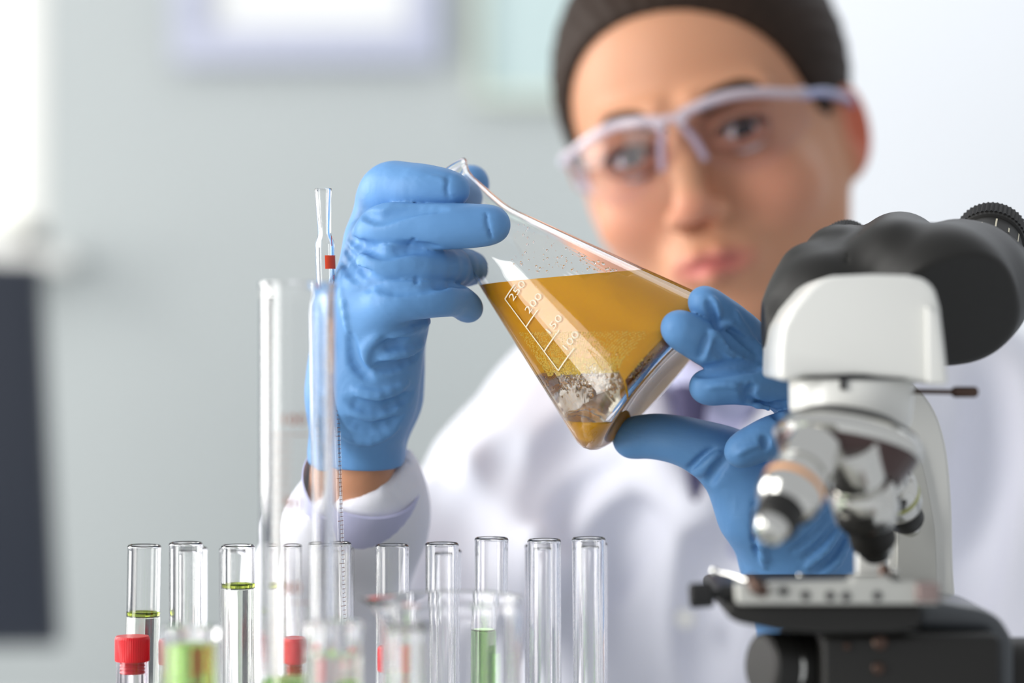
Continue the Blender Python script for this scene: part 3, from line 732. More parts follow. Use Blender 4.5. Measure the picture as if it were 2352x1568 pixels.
for v in bm.verts:                                   # pouring lip pulled out at the upper side
    if v.co.z > .120:
        a_ = math.atan2(v.co.y, v.co.x); k_ = math.exp(-(a_ / 0.42) ** 2) * ((v.co.z - .120) / .009) ** 1.5
        v.co.x += .0020 * k_; v.co.z += .0003 * k_
wall = link('glass_wall', finish(bm, 'glass_wall', 1.2), M_glass, fl, True)
# the liquid fills the inside up to a level plane
M_amber = mat('amber_liquid', (255, 188, 0), 0.01, trans=0.30, ior=1.34, noise=(30, 0.02))
innp = [(r_ + 0.12, z_) if z_ > 8 else (r_, z_ - 0.10) for r_, z_ in inner[::-1]]
bm = bmesh.new(); lathe_bm(bm, [(r_ * mm, z_ * mm) for r_, z_ in fine(innp, 6)][:-4], Matrix(), 96)
LV = P(1290, 634, 1.0)
pn = Vector((-0.075, 0.0, 1.0)).normalized()
Mi = MF.inverted(); lp = Mi @ LV; ln = (Mi.to_3x3() @ pn).normalized()
bmesh.ops.bisect_plane(bm, geom=bm.verts[:] + bm.edges[:] + bm.faces[:], plane_co=lp, plane_no=ln, clear_outer=True)
be = [e for e in bm.edges if len(e.link_faces) == 1]
bmesh.ops.contextual_create(bm, geom=be)
liquid = link('liquid', finish(bm, 'liquid', 0.9), M_amber, fl, True)
# clear pocket cut from the amber, added to imitate bright refraction through the base
def pocket(grow, base=False):
    bm = bmesh.new(); lathe_bm(bm, [(r_ * mm, z_ * mm) for r_, z_ in fine([(a_ + grow + (0.12 if b_ > 8 else 0), b_) for a_, b_ in inner[::-1]], 6)][:-4], Matrix(), 96)
    cuts = ((BC + ez * .0058, ez), (P(1430, 912, 1.0), -Vector((0.9, 0.25, 0.36)))) if base else ((P(1300, 850, 1.0), Vector((0.06, 0.1, 1))), (P(1424, 910, 1.0), Vector((0.9, 0.25, 0.36))), (P(1380, 965, 1.0), Vector((0.15, 0.1, -1))))
    for pq, nq in cuts:
        bmesh.ops.bisect_plane(bm, geom=bm.verts[:] + bm.edges[:] + bm.faces[:], plane_co=Mi @ pq, plane_no=(Mi.to_3x3() @ nq).normalized(), clear_outer=True)
        be = [e for e in bm.edges if len(e.link_faces) == 1]
        bmesh.ops.contextual_create(bm, geom=be)
    return bm
for isb in (False, True):
    cutter = bpy.data.objects.new('cutter', finish(pocket(0.6, isb), 'cutter', 0.5)); sc.collection.objects.link(cutter)
    cutter.matrix_world = MF
    md = liquid.modifiers.new('cut', 'BOOLEAN'); md.object = cutter; md.operation = 'DIFFERENCE'; md.solver = 'EXACT'
    bpy.context.view_layer.update()
    nm = bpy.data.meshes.new_from_object(liquid.evaluated_get(bpy.context.evaluated_depsgraph_get()))
    liquid.modifiers.clear(); liquid.data = nm; nm.name = 'liquid'
    bpy.data.objects.remove(cutter)
M_clearfill = glass_mat('refraction_stand_in', (252, 250, 246), 1.34, bump=(90, 0.22, 0.002))
link('added_clear_fill', finish(pocket(-0.05), 'added_clear_fill', 0.5), M_clearfill, liquid, True)
link('added_clear_fill', finish(pocket(-0.05, True), 'added_clear_fill', 0.5), M_clearfill, liquid, True)
# graduation printed in white enamel
def cone_r(v): return (40.5 + (16.6 - 40.5) * (v * 1000 - 12) / 82) * mm + 0.00012
def cu(phi, h_): return math.radians(phi) * cone_r(h_)
pt = []
def cone_line(phi0, h0, phi1, h1, w_=0.00055, n=10):
    prev = None
    q = [(cu(phi0 + (phi1 - phi0) * i / n, h0 + (h1 - h0) * i / n), h0 + (h1 - h0) * i / n) for i in range(n + 1)]
    for a_, b_ in zip(q, q[1:]): pt.append(fat_line(a_, b_, w_, 1))
marks = [('250', 0.0702, 0.0676, -25, -22), ('200', 0.0548, 0.0582, -21, -22), ('150', 0.0416, 0.0450, -21, -20), ('100', 0.0314, 0.0346, -20, -21)]
cone_line(-43, marks[0][1], -43, marks[-1][1])
for s_, h_, ht, pc, pe in marks:
    cone_line(-43, h_, pe, h_)
    vs_, fs = text_verts(s_, 0.0044)
    pc_ = math.radians(pc)
    pt.append(([(pc_ * cone_r(ht) + x_ * 1.6, ht + y_) for x_, y_, _ in vs_], fs))
wrap_mesh('graduation', pt, cone_r, M_print_w, fl, MF)
# bubbles against the wall and droplets above the liquid, real little spheres
def spheres(name, items, m, parent, sub=1):
    b0 = bmesh.new(); bmesh.ops.create_icosphere(b0, subdivisions=sub, radius=1.0)
    V = np.array([v.co[:] for v in b0.verts]); Fc = np.array([[v.index for v in q.verts] for q in b0.faces]); b0.free()
    C_ = np.array([list(c_) for c_, _ in items]); R_ = np.array([r_ for _, r_ in items])
    vv = (C_[:, None, :] + V[None] * R_[:, None, None]).reshape(-1, 3)
    ff = (Fc[None] + (np.arange(len(items)) * len(V))[:, None, None]).reshape(-1, 3)
    me = bpy.data.meshes.new(name); me.from_pydata(vv.tolist(), [], ff.tolist())
    me.polygons.foreach_set('use_smooth', np.ones(len(ff), bool)); me.update()
    return link(name, me, m, parent, True)
rng = random.Random(5)
def on_wall(px, py, inset):
    """point of the flask's inner front wall under a point of the picture"""
    d_ = (Mi.to_3x3() @ (P(px, py, 1.0) - P(1176, 784, 0.0))).normalized(); o_ = Mi @ P(1176, 784, 0.0)
    lo, hi = 0.9, 1.04
    k = (39.3 - 15.4) / 82
    prev = None
    for i in range(281):
        t = lo + (hi - lo) * i / 280; q = o_ + d_ * t
        rr = (39.3 - k * (q.z * 1000 - 12)) * mm if q.z > .012 else .0393
        ins = math.hypot(q.x, q.y) < rr - inset and q.z > .006
        if ins: return q
    return None
big, small, foam = [], [], []
for i in range(12000):
    px_ = 1195 + 355 * rng.random(); py_ = 762 + 135 * rng.random() ** 1.15
    if px_ < 1112 + (py_ - 640) * 0.68: continue                        # outside the left wall
    if py_ > 858 - 0.04 * (px_ - 1340) and px_ < 1452: continue         # clear pocket
    if px_ > 1452 and py_ > 872 - 1.10 * (px_ - 1455): continue         # base
    if rng.random() < 0.35 and py_ < 790: continue
    r_ = rng.uniform(.00020, .00042) + (.00014 if py_ > 820 else 0); q = on_wall(px_, py_, -0.00008)
    if q: foam.append((q, r_))
for i in range(340):
    px_ = rng.gauss(1360, 75); py_ = 858 + rng.gauss(0, 22) - 0.10 * (px_ - 1360)
    r_ = min(.0018, .00035 + rng.expovariate(1 / .00038)); q = on_wall(px_, py_, r_ * 0.25)
    if q: big.append((q, r_))
for i in range(60):
    px_ = rng.uniform(1440, 1530); py_ = 1320 - 0.32 * px_ + rng.gauss(0, 22)
    r_ = rng.uniform(.0003, .0010); q = on_wall(px_, py_, r_ * 0.25)
    if q: big.append((q, r_))
o = spheres('bubbles', big, M_bubble, liquid, 2); o['kind'] = 'stuff'
o = spheres('foam', foam, M_foam, liquid, 1); o['kind'] = 'stuff'
drops = []
for i in range(170):
    px_ = rng.uniform(1170, 1440); lo_ = 530 + (px_ - 1240) * 0.49; py_ = rng.uniform(max(lo_, 500), 626)
    if py_ < lo_ + 6: continue
    r_ = rng.choice((.0002, .0003, .0004, .0006)); q = on_wall(px_, py_, r_ * 0.2)
    if q: drops.append((q, r_))
o = spheres('droplets', drops, M_drop, wall, 1); o['kind'] = 'stuff'

# --- test tubes in their rack
TB = BT + 0.012
rack = thing('test_tube_rack', (-0.06, 1.04, BT), 'white test tube rack under the row of glass tubes', 'rack')
box('base_plate', (-0.054, 1.042, BT + 0.005), 0.27, 0.085, 0.010, M_whiteplastic, rack, 0.002)
for yy in (1.0085, 1.0795): box('rail', (-0.054, yy, 0.985), 0.264, 0.006, 0.008, M_whiteplastic, rack, 0.001)
for xx in (-0.186, 0.078): box('end_panel', (xx, 1.042, 0.947), 0.006, 0.080, 0.084, M_whiteplastic, rack, 0.001)
def level_pair(py, D): return P(0, py, D).z
def test_tube(px, py, D, lean, liquid_py=None, lm=None, layer=None, label='', r_px=38.5):
    top = P(px, py, D); bot = Vector((top.x + lean, D, TB))
    M = frame_to(bot, top); L = (top - bot).length; r = r_px / F * D; ri = r - 0.0010
    t = thing('test_tube', None, label, 'test tube', 'glass test tubes standing in the rack', M=M)
    arc = lambda R_, z0, n_: [(R_ * math.sin(t_), z0 - R_ * math.cos(t_)) for t_ in np.linspace(0, math.pi / 2, n_)]
    pr = [(0, 0)] + arc(r, r, 10)[1:] + [(r, L - .0026), (r + .0001, L - .0014), (r + .0001, L - .0008), (r - .0002, L - .0002), (r - .0005, L), (ri + .0001, L - .0003), (ri, L - .0012), (ri, L - .003)] + arc(ri, r, 10)[::-1][:-1] + [(0, r - ri)]
    lathe('glass_wall', pr, M_glass, t, M, 56, sharp=1.2)
    if liquid_py:
        zl = (level_pair(liquid_py, D) - bot.z) / max(1e-6, (top - bot).normalized().z); rl = ri + 0.00008
        lp_ = [(0, r - rl)] + arc(rl, r, 10)[1:] + [(rl, zl), (rl - .0007, zl - .0006), (rl * .6, zl - .0010), (0, zl - .0011)]
        lathe('liquid', lp_, lm, t, M, 48, sharp=1.0)
        if layer:
            lathe('oil_layer', [(0, zl - .0009), (rl * .6, zl - .0008), (rl - .0004, zl - .0003), (rl, zl + .0002), (rl, zl + .0018), (rl - .0006, zl + .0013), (0, zl + .0010)], M_oil, t, M, 48, sharp=1.0)
    return t
TD, TD2 = 1.028, 1.058
tubes = [
    (332, 1251, TD, -.003, 1413, M_water, True, 'leftmost test tube, clear liquid under a thin yellow-green layer, behind a red-capped vial'),
    (427, 1245, TD, 0, None, None, False, 'empty front test tube, second from the left'),
    (547, 1251, TD, 0, 1348, M_water, True, 'test tube with high clear liquid under a yellow-green layer, left of the graduated cylinder'),
    (662, 1250, TD, 0, None, None, False, 'empty test tube seen only through the blurred graduated cylinder'),
    (768, 1245, TD, .001, None, None, False, 'test tube holding the graduated pipette'),
    (901, 1250, TD, 0, None, None, False, 'empty test tube above the beaker spout'),
    (1015, 1246, TD, 0, None, None, False, 'test tube with droplets, left of the tube of green liquid'),
    (1129, 1234, TD, -.001, 1443, M_green, False, 'test tube part filled with green liquid behind the beaker'),
    (1250, 1238, TD, .0005, None, None, False, 'empty front test tube just right of the beaker rim'),
    (1352, 1234, TD, .0012, None, None, False, 'rightmost front test tube, empty and clear'),
    (439, 1256, TD2, 0, None, None, False, 'rear test tube showing behind the second tube from the left'),
    (541, 1258, TD2, 0, None, None, False, 'rear test tube showing behind the tube left of the cylinder'),
    (776, 1256, TD2, 0, None, None, False, 'rear test tube behind the one holding the pipette'),
    (1023, 1262, TD2, 0, None, None, False, 'rear empty test tube behind the droplet-spotted tube'),
    (1242, 1250, TD2, 0, None, None, False, 'rear empty test tube just right of the beaker rim'),
    (1358, 1246, TD2, .0005, None, None, False, 'rear test tube behind the rightmost tube')]
for (px_, py_, D_, ln_, lq, lm, ly, lb) in tubes: test_tube(px_, py_, D_, ln_, lq, lm, ly, lb, 38.5 if D_ == TD else 37.0)

# --- graduated pipette standing in a tube
pa, pb = P(781, 1640, TD), P(742, 433, TD)
MP = frame_to(pa, pb); LP = (pb - pa).length
pk = TD / F
def hz(py): return (1640 - py) / (1640 - 433) * LP
pip = thing('graduated_pipette', None, 'slim glass pipette with a red band and fine brown scale standing in a tube', 'pipette', M=MP)
pr = [(1.2, 0), (1.4, 6), (4.0, 26), (4.15, hz(565) * 1000), (3.9, hz(553) * 1000), (3.1, hz(545) * 1000), (2.75, hz(535) * 1000), (2.8, hz(520) * 1000), (3.55, hz(440) * 1000), (3.65, hz(434) * 1000), (3.4, hz(433) * 1000)]
pi_ = [(2.75, hz(433.5) * 1000), (2.6, hz(440) * 1000), (1.7, hz(520) * 1000), (1.6, hz(535) * 1000), (2.0, hz(545) * 1000), (2.9, hz(556) * 1000), (3.05, hz(568) * 1000), (3.0, 27), (0.7, 7), (0.6, 0)]
lathe('glass_wall', [(a_ * mm, b_ * mm) for a_, b_ in pr + pi_], M_glass, pip, MP, 40, True, sharp=1.2)
rp = lambda v: 0.00423
deg = lambda a_: math.radians(a_) * 0.00423
wrap_mesh('red_band', [strip(deg(2), deg(88), hz(618), hz(587), 10)], rp, M_print_r, pip, MP)
pt = [strip(deg(44), deg(62), hz(567), hz(543), 3)]
vs_, fs = text_verts('1', 0.0062); pt = [([(deg(48) + x_ * 0.8, hz(556) + y_) for x_, y_, _ in vs_], fs)]
vs_, fs = text_verts('0', 0.0028); pt.append(([(deg(58) + x_, hz(638) + y_) for x_, y_, _ in vs_], fs))
wrap_mesh('number', pt, rp, M_print_r, pip, MP)
pt = []
y_ = 905.0; i = 0
while y_ < 1480:
    pt.append(strip(deg(28 if i % 10 == 0 else 42), deg(76), hz(y_), hz(y_) + .00022, 3)); y_ += 9.7; i += 1
for k, (s_, py_) in enumerate((('o', 781), ('1', 806), ('ml', 826), ('20', 846), ('C', 866))):
    vs_, fs = text_verts(s_, 0.0036)
    pt.append(([(deg(58) - y__, hz(py_) + x_) for x_, y__, _ in vs_] if False else [(deg(58) + x_ * 0.7, hz(py_) + y__) for x_, y__, _ in vs_], fs))
wrap_mesh('scale', pt, rp, M_print_b, pip, MP)

# --- red-capped vials
M_clearplastic = glass_mat('clear_plastic', (252, 250, 252), 1.40)
def vial(px, py, D, r_px, label):
    r = r_px / F * D; top = P(px, py, D); b = Vector((top.x, D, BT))
    M = Matrix.Translation(b); L = top.z - BT; s_ = F / D
    t = thing('capped_vial', b, label, 'vial', 'clear vials with red ribbed caps')
    ch = 58 / s_; vt = L - ch
    rb = r * 0.93
    lathe('vial_body', [(0, 0), (rb - .0006, 0), (rb, .0008), (rb, vt - .0002 + .004), (rb - .0011, vt + .004), (rb - .0011, .002), (0, .0016)], M_clearplastic, t, M, 48, sharp=1.0)
    bm = bmesh.new(); n = 144; rings = []
    for rr, zz, rib in ((r * .93, L - .0002, 0), (r * .99, L - .0010, 1), (r * 1.0, L - .0016, 1), (r, vt + .0006, 1), (r * .985, vt, 0)):
        rings.append([bm.verts.new((rr_ * math.sin(2 * math.pi * i / n), -rr_ * math.cos(2 * math.pi * i / n), zz)) for i in range(n) for rr_ in [rr - (.00022 if rib and i % 3 == 0 else 0)]])
    for a_, b_ in zip(rings, rings[1:]):
        for i in range(n): bm.faces.new((a_[i], a_[(i + 1) % n], b_[(i + 1) % n], b_[i]))
    bm.faces.new(rings[0]); bm.faces.new(rings[-1])
    for v in bm.verts: v.co = M @ v.co
    cap = link('cap', finish(bm, 'cap', 0.7), M_red, t)
    rp_ = rb - .0014
    lathe('plug', [(0, vt + .003), (rp_, vt + .003)] + [q for k in range(4) for q in ((rp_, vt - .0004 - k * .0014), (rp_ - .0005, vt - .0010 - k * .0014))] + [(rp_ - .0008, vt - .0052), (0, vt - .0052)], M_red, cap, M, 40, sharp=0.5)
vial(304, 1459, 1.000, 40, 'sharp red-capped vial standing before the leftmost test tube')
vial(672, 1462, 1.000, 40, 'red-capped vial seen through the tall graduated cylinder')
vial(908, 1482, 0.985, 41, 'red-capped vial seen through the spout side of the beaker')
vial(402, 1466, 1.004, 38, 'red-capped vial behind the small blurred glass of lime liquid')

# --- foreground glassware, out of focus
def spout(bm, z0, z1, ang, reach, width):
    for v in bm.verts:
        if v.co.z > z0:
            a_ = math.atan2(v.co.x, -v.co.y) - ang; a_ = (a_ + math.pi) % (2 * math.pi) - math.pi
            k_ = math.exp(-(a_ / width) ** 2) * ((v.co.z - z0) / (z1 - z0)) ** 2
            v.co.x += math.sin(ang) * reach * k_; v.co.y += -math.cos(ang) * reach * k_
def vessel(name, px, py, D, r_px, label, cat, wall_t=0.0014, rim=0.001, sp=None, liquid=None, foot=None, cone=None):
    r = r_px / F * D; top = P(px, py, D); b = Vector((top.x, D, BT)); L = top.z - BT
    t = thing(name, b, label, cat)
    M = Matrix.Translation(b); z0 = .010 if foot else 0
    ri = r - wall_t
    if cone:      # (base radius, height of the shoulder)
        Rb, hs = cone
        po = [(0, 0), (Rb - .003, 0), (Rb, .003), (Rb, .006), (r + .001, hs), (r, hs + .004), (r, L - .003), (r + rim, L - .001), (r + rim * .6, L)]
        pi = [(r - .0004, L - .0002), (ri, L - .004), (ri, hs + .004), (ri + .001, hs), (Rb - wall_t, .006), (Rb - wall_t - .002, .002), (0, .002)]
    else:
        po = [(0, z0), (r - .002, z0), (r - .0006, z0 + .0008), (r, z0 + .003), (r, L - .004), (r + rim * .5, L - .002), (r + rim, L - .0008), (r + rim * .7, L)]
        pi = [(ri + rim * .4, L - .0004), (ri, L - .004), (ri, z0 + .004), (ri - .002, z0 + .002), (0, z0 + .002)]
    bm = bmesh.new(); lathe_bm(bm, fine(po, .004) + fine(pi, .004), Matrix(), 72)
    if sp: spout(bm, L - sp[0], L, math.radians(sp[1]), sp[2], sp[3])
    for v in bm.verts: v.co = M @ v.co
    link('glass_wall', finish(bm, 'glass_wall', 1.2), M_glass, t)
    if foot: lathe('foot', [(0, 0), (foot, 0), (foot + .001, .002), (foot, .004), (r * .9, .009), (r * .8, .0102), (0, .0102)], M_glass, t, M, 6 if False else 48, sharp=0.8)
    if liquid:
        zl = P(0, liquid[0], D).z - BT; rl = ri + .0001
        if cone: rl_b, hs = cone[0] - wall_t + .0001, cone[1]; lpf = [(0, .0019), (rl_b - .002, .0019), (rl_b, .006), (rl_b + (ri + .001 - rl_b) * min(1, (zl - .006) / (hs - .006)), zl), (0, zl - .0006)]
        else: lpf = [(0, z0 + .0019), (rl - .002, z0 + .0019), (rl, z0 + .004), (rl, zl), (rl - .001, zl - .0007), (0, zl - .001)]
        lathe('liquid', lpf, liquid[1], t, M, 60, sharp=0.8)
    return t, M, r, L, D
t, M, r, L, D = vessel('graduated_cylinder', 683, 648, 0.905, 86, 'tall blurred glass measuring cylinder with a brown scale and bright green liquid at its bottom', 'measuring cylinder', .0017, .0006, (.012, 150, .004, .35), (1558, M_lime), .028)
pt = []
for i, s_ in enumerate(('100', '90', '80', '70')):
    zc = P(0, 962 + i * 190, D).z - BT
    vs_, fs = text_verts(s_, .0062); pt.append(([(x_ * 1.1 - .0005, zc + y__) for x_, y__, _ in vs_], fs))
    for k in range(10):
        z_ = zc - .0055 - k * 19 / F * D
        pt.append(strip(-.0090, -.0010 if k else .006, z_, z_ + .00035, 6))
wrap_mesh('scale', pt, lambda v: r + .0001, M_print_b, t, M)
vessel('beaker', 1037, 1372, 0.900, 162, 'blurred low glass beaker with a spout, in front of the test tubes', 'beaker', .0014, .0010, (.012, -90, .0075, .30))
vessel('small_flask', 934, 1432, 0.846, 44, 'small blurred flask neck standing before the beaker spout', 'flask', .0012, .0012, None, None, None, (.019, .040))
vessel('glass_jar', 765, 1430, 0.860, 66, 'small blurred open glass jar right of the graduated cylinder', 'jar', .0014, .0008, None, (1500, M_water))
vessel('sample_glass', 436, 1440, 0.860, 66, 'small blurred sample glass with lime green liquid at the left', 'sample glass', .0042, .0004, None, (1476, M_lime))

# ------------------------------------------------------------------ microscope
M_mw = mat('microscope_white', (226, 226, 221), 0.3, noise=(20, 0.01), coat=0.4)
M_mb = mat('microscope_black', (33, 32, 30), 0.48, noise=(40, 0.06), spec=0.4)
M_mdark = mat('microscope_underside', (26, 26, 30), 0.55, noise=(40, 0.06))
M_chrome = mat('satin_chrome', (214, 213, 208), 0.16, metal=1.0, noise=(80, 0.03))
M_stage_grey = mat('anodised_grey', (190, 190, 184), 0.42, metal=0.25, noise=(60, 0.04))
M_orange = mat('orange_ring', (226, 158, 96), 0.4); M_bronze = mat('dark_bronze', (84, 66, 58), 0.35, metal=0.7)
M_hole = mat('screw_black', (30, 28, 30), 0.5); M_yellow = mat('olive_mark', (176, 178, 110), 0.4)
DM = 0.925
mi = thing('microscope', (P(1975, 0, DM).x, DM, BT), 'white and black binocular microscope at the right edge of the bench', 'microscope')
def XZ(l, d): return [(P(x, y, d).x, P(x, y, d).z) for x, y in l]
# base and arm
base_c = P(1990, 0, DM)
box('base', (base_c.x + .006, DM + .035, BT + .018), .098, .200, .036, M_mw, mi, .010)
arm_out = spline([P(2010, 850, 1), P(2080, 868, 1), P(2140, 930, 1), P(2172, 1020, 1), P(2186, 1150, 1), P(2190, 1300, 1), P(2196, 1420, 1), P(2200, 1800, 1)], 5)
arm_in = spline([P(2040, 1850, 1), P(2040, 1400, 1), P(2036, 1150, 1), P(2020, 1000, 1), P(1990, 930, 1)], 5)
sc_ = lambda q, d: (q.x * d, CAMZ + (q.z - CAMZ) * d)
da = 0.985
arm_pts = [sc_(q, da) for q in arm_out + arm_in]
arm_o = prism('arm', arm_pts, da, da + .036, M_mw, mi, .004)
arm_face = [sc_(q, da) for q in spline([P(2062, 985, 1), P(2105, 1030, 1), P(2135, 1150, 1), P(2150, 1300, 1), P(2152, 1800, 1)], 5) + [P(2050, 1800, 1)]]
prism('arm_panel', arm_face, da - .0025, da + .002, M_stage_grey, arm_o, .0008)
# viewing head: white block, its collar, black binocular housing
hd_out = [(1790, 872), (1792, 800), (1798, 752), (1822, 708), (1862, 660), (1884, 643), (1912, 634), (2000, 630), (2085, 632), (2125, 640), (2148, 662), (2160, 705), (2170, 790), (2180, 884), (2150, 884), (2080, 868), (1960, 860), (1850, 862), (1815, 875)]
prism('head_block', XZ(hd_out, .900), .900, .962, M_mw, mi, .0065)
prism('head_side', XZ([(2128, 700), (2156, 720), (2176, 884), (2130, 880)], .897), .8970, .902, M_mw, mi, .001)
axis_px = 1955
def mz(py, d): return P(0, py, d).z
Mx = Matrix.Translation((P(axis_px, 0, DM).x, DM, 0))
lathe('collar', [(0, mz(855, DM)), (.0225, mz(855, DM)), (.0235, mz(872, DM)), (.0238, mz(876, DM)), (.0236, mz(930, DM)), (.0228, mz(968, DM)), (.0215, mz(982, DM)), (0, mz(982, DM))], M_mw, mi, Mx, 64)
lathe('collar_gap', [(.0222, mz(857, DM)), (.0243, mz(857, DM)), (.0243, mz(869, DM)), (.0222, mz(869, DM))], M_mdark, mi, Mx, 64, True)
box('notch', (P(1917, 0, DM).x, DM - .0235, mz(880, DM)), .0022, .002, .004, M_hole, mi, .0003)
lv = link('slider_rod', bpy.data.meshes.new('slider_rod'), None, mi)
tube('rod', [P(2080, 898, .93), P(2190, 900, .93)], .0010, M_bronze, lv, 12); tube('knob', [P(2186, 900, .93), P(2192, 900, .93), P(2240, 900, .93), P(2246, 900, .93)], [.0014, .0021, .0021, .0014], M_bronze, lv, 14)
# binocular housing as one moulded body
f = Field((P(1730, 0, .99).x, .91, P(0, 880, 1.0).z), (P(2380, 0, 1.0).x + .01, 1.10, P(0, 450, 1.0).z + .005), 0.0011)
bd = Vector((0.30, 0.86, 0.42)).normalized()      # direction of the eyepieces, away from the viewer
f.caps(P(1850, 740, .965), P(1925, 600, .985), .0165, .0150, .004)
f.caps(P(1930, 610, .98), P(1950, 575, 1.02), .0125, .0110, .004)
f.caps(P(2060, 610, .96), P(2066, 590, 1.01), .0190, .0190, .006)
f.caps(P(1900, 700, .965), P(2200, 680, .975), .0230, .0260, .008)
f.caps(P(2160, 680, .955), P(2205, 665, .99), .0290, .0280, .004)
f.caps(P(2225, 660, .985), P(2255, 620, 1.03), .0235, .0200, .006)
f.caps(P(2235, 610, .99), P(2190, 590, .99), .0140, .0120, .008)
f.chain([P(1850, 800, .955), P(1800, 760, .960), P(1850, 620, .975)], [.011, .010, .010], .006)
f.cut(P(2225, 745, .955), (0.25, -0.75, -0.62), .0015)                                    # flat end face of the right tube
f.chain([P(1978, 540, .966), P(1955, 590, .955), P(1945, 610, .950)], [.0012, .0014, .0010], .001, 'sub')   # seam
f.chain([P(1880, 585, .962), P(1862, 640, .952)], [.0008, .0008], .001, 'sub')
me, _ = f.mesh('binocular_housing'); hs = link('binocular_housing', me, M_mb, mi)
def eyepiece(c0, d_, r0, name):
    M = frame_to(c0, c0 + d_)
    e = lathe(name, [(0, 0), (r0 * .86, 0), (r0 * .86, .004), (r0 * .92, .0045), (r0 * .92, .014), (r0 * .98, .0145), (r0, .016), (r0, .024), (r0 * .94, .026), (r0 * .7, .0275), (r0 * .66, .026), (0, .026)], M_mb, hs, M, 64, sharp=0.4)
    bm = bmesh.new(); n = 96; ra, rb = r0 * 1.0, r0 * 1.045
    rings = [[bm.verts.new(M @ Vector(((rb if i % 2 else ra) * math.cos(2 * math.pi * i / n), (rb if i % 2 else ra) * math.sin(2 * math.pi * i / n), z_))) for i in range(n)] for z_ in (.0162, .0238)]
    for i in range(n): bm.faces.new((rings[0][i], rings[0][(i + 1) % n], rings[1][(i + 1) % n], rings[1][i]))
    bm.faces.new(rings[0]); bm.faces.new(rings[1])
    link('knurled_ring', finish(bm, 'knurled_ring', 0.2), M_rubber, e)
    return M, e
Me1, e1 = eyepiece(P(2268, 598, 1.02), Vector((.24, .80, .50)).normalized(), .0148, 'eyepiece')
pt = []
for i in range(14): pt.append(strip(-.040 + i * .006, -.0393 + i * .006, .0055, .0125 if i % 2 == 0 else .009, 2))
wrap_mesh('dioptre_marks', pt, lambda v: .0148 * .92 + .00012, M_print_w, e1, Me1 @ Matrix.Rotation(math.radians(0), 4, 'Z'))
eyepiece(P(1935, 606, 1.03), Vector((.20, .85, .40)).normalized(), .0105, 'eyepiece')
# revolving nosepiece, tilted, with its objectives
nc = P(1945, 1028, .905); nn = Vector((-0.20, -0.26, -0.94)).normalized()
MN = frame_to(nc - nn * .006, nc + nn)
npz = lathe('nosepiece', [(0, -.004), (.019, -.004), (.0262, .000), (.0280, .0030), (.0284, .0052), (.0272, .0070)], M_chrome, mi, MN, 72)
lathe('turret_underside', [(0, .0062), (.0266, .0066), (.0262, .0090), (.0215, .0165), (.012, .0195), (0, .0200)], mat('turret_dark', (78, 62, 60), 0.25, metal=0.5), npz, MN, 64)
lathe('turret_top_ring', [(.0180, -.0052), (.0255, -.0012), (.0250, .0006), (.0180, -.0030)], M_mdark, npz, MN, 64, True)
def objective(a, b, k, name, ring, wide=1.0):
    a, b = Vector(a), Vector(b); M = frame_to(a, b); L = (b - a).length
    o = lathe(name, [(0, 0)] + [(r_ * k * mm, z_ * L) for r_, z_ in ((10.0, .0), (11.0, .03), (11.2, .22), (10.6, .30), (9.4, .315), (9.4, .335), (11.4, .35), (12.2, .38), (12.2, .60), (11.0, .66), (8.8, .70))] + [(0, .70 * L)], M_chrome, mi, M, 48, sharp=0.5)
    lathe('black_ring', [(r_ * k * mm, z_ * L) for r_, z_ in ((6.5, .69), (8.2, .69), (8.6, .71), (8.6, .86), (8.0, .875), (6.5, .875))], M_mb, o, M, 48, True)
    lathe('tip', [(0, .87 * L)] + [(r_ * k * mm, z_ * L) for r_, z_ in ((6.9, .87), (6.7, .93), (5.2, .985), (3.4, 1.0), (2.6, .995))] + [(0, .995 * L)], M_chrome, o, M, 40, sharp=0.5)
    lathe('colour_ring', [(r_ * k * mm, z_ * L) for r_, z_ in ((12.0, .47), (12.28, .47), (12.28, .52), (12.0, .52))], ring, o, M, 48, True)
objective(P(1950, 1012, .885), P(2016, 1278, .915), 1.03, 'objective', M_chrome)
objective(P(1878, 1020, .885), P(1762, 1232, .855), 0.96, 'objective', M_orange)
objective(P(2015, 1050, .935), P(2095, 1215, .975), 0.80, 'objective', M_yellow)
# stage with mechanical slide holder
SD = .905
stz = P(0, 1388, SD).z
prism('stage', XZ([(1668, 1384), (2120, 1384), (2120, 1440), (2060, 1456), (1900, 1458), (1790, 1450), (1700, 1432), (1668, 1418)], .875), .875, .985, M_mb, mi, .003)
hol = prism('slide_holder', XZ([(1688, 1338), (1760, 1342), (1772, 1336), (1950, 1334), (1956, 1322), (2040, 1322), (2046, 1334), (2148, 1336), (2150, 1384), (1690, 1384)], .872), .866, .877, M_stage_grey, mi, .0012)
for (px_, py_) in ((1850, 1367), (1906, 1368), (1943, 1369), (2015, 1368), (1800, 1357)):
    q = P(px_, py_, .866)
    lathe('screw', [(0, -.0006), (.0014, -.0006), (.0017, -.0003), (.0017, .0008), (0, .0008)], M_hole, hol, frame_to(q, q + Vector((0, 1, 0))), 18)
q = P(1745, 1352, .866); tube('clip_pivot', [P(1722, 1325, .864), P(1740, 1350, .862), P(1762, 1362, .862)], [.0020, .0030, .0022], M_bronze, hol, 12)
box('end_block', P(2125, 1358, .870), .0085, .012, .0068, mat('rose_grey_metal', (150, 132, 128), 0.35, metal=0.5), hol, .001)
tube('slide_finger', [P(1642, 1312, .90), P(1672, 1318, .895), P(1716, 1334, .885)], [.0005, .0007, .0010], M_chrome, hol, 8)
lathe('slide_finger_ball', [(0, -.0016), (.0011, -.0012), (.0016, 0), (.0011, .0012), (0, .0016)], M_chrome, hol, Matrix.Translation(P(1640, 1311, .90)), 20)
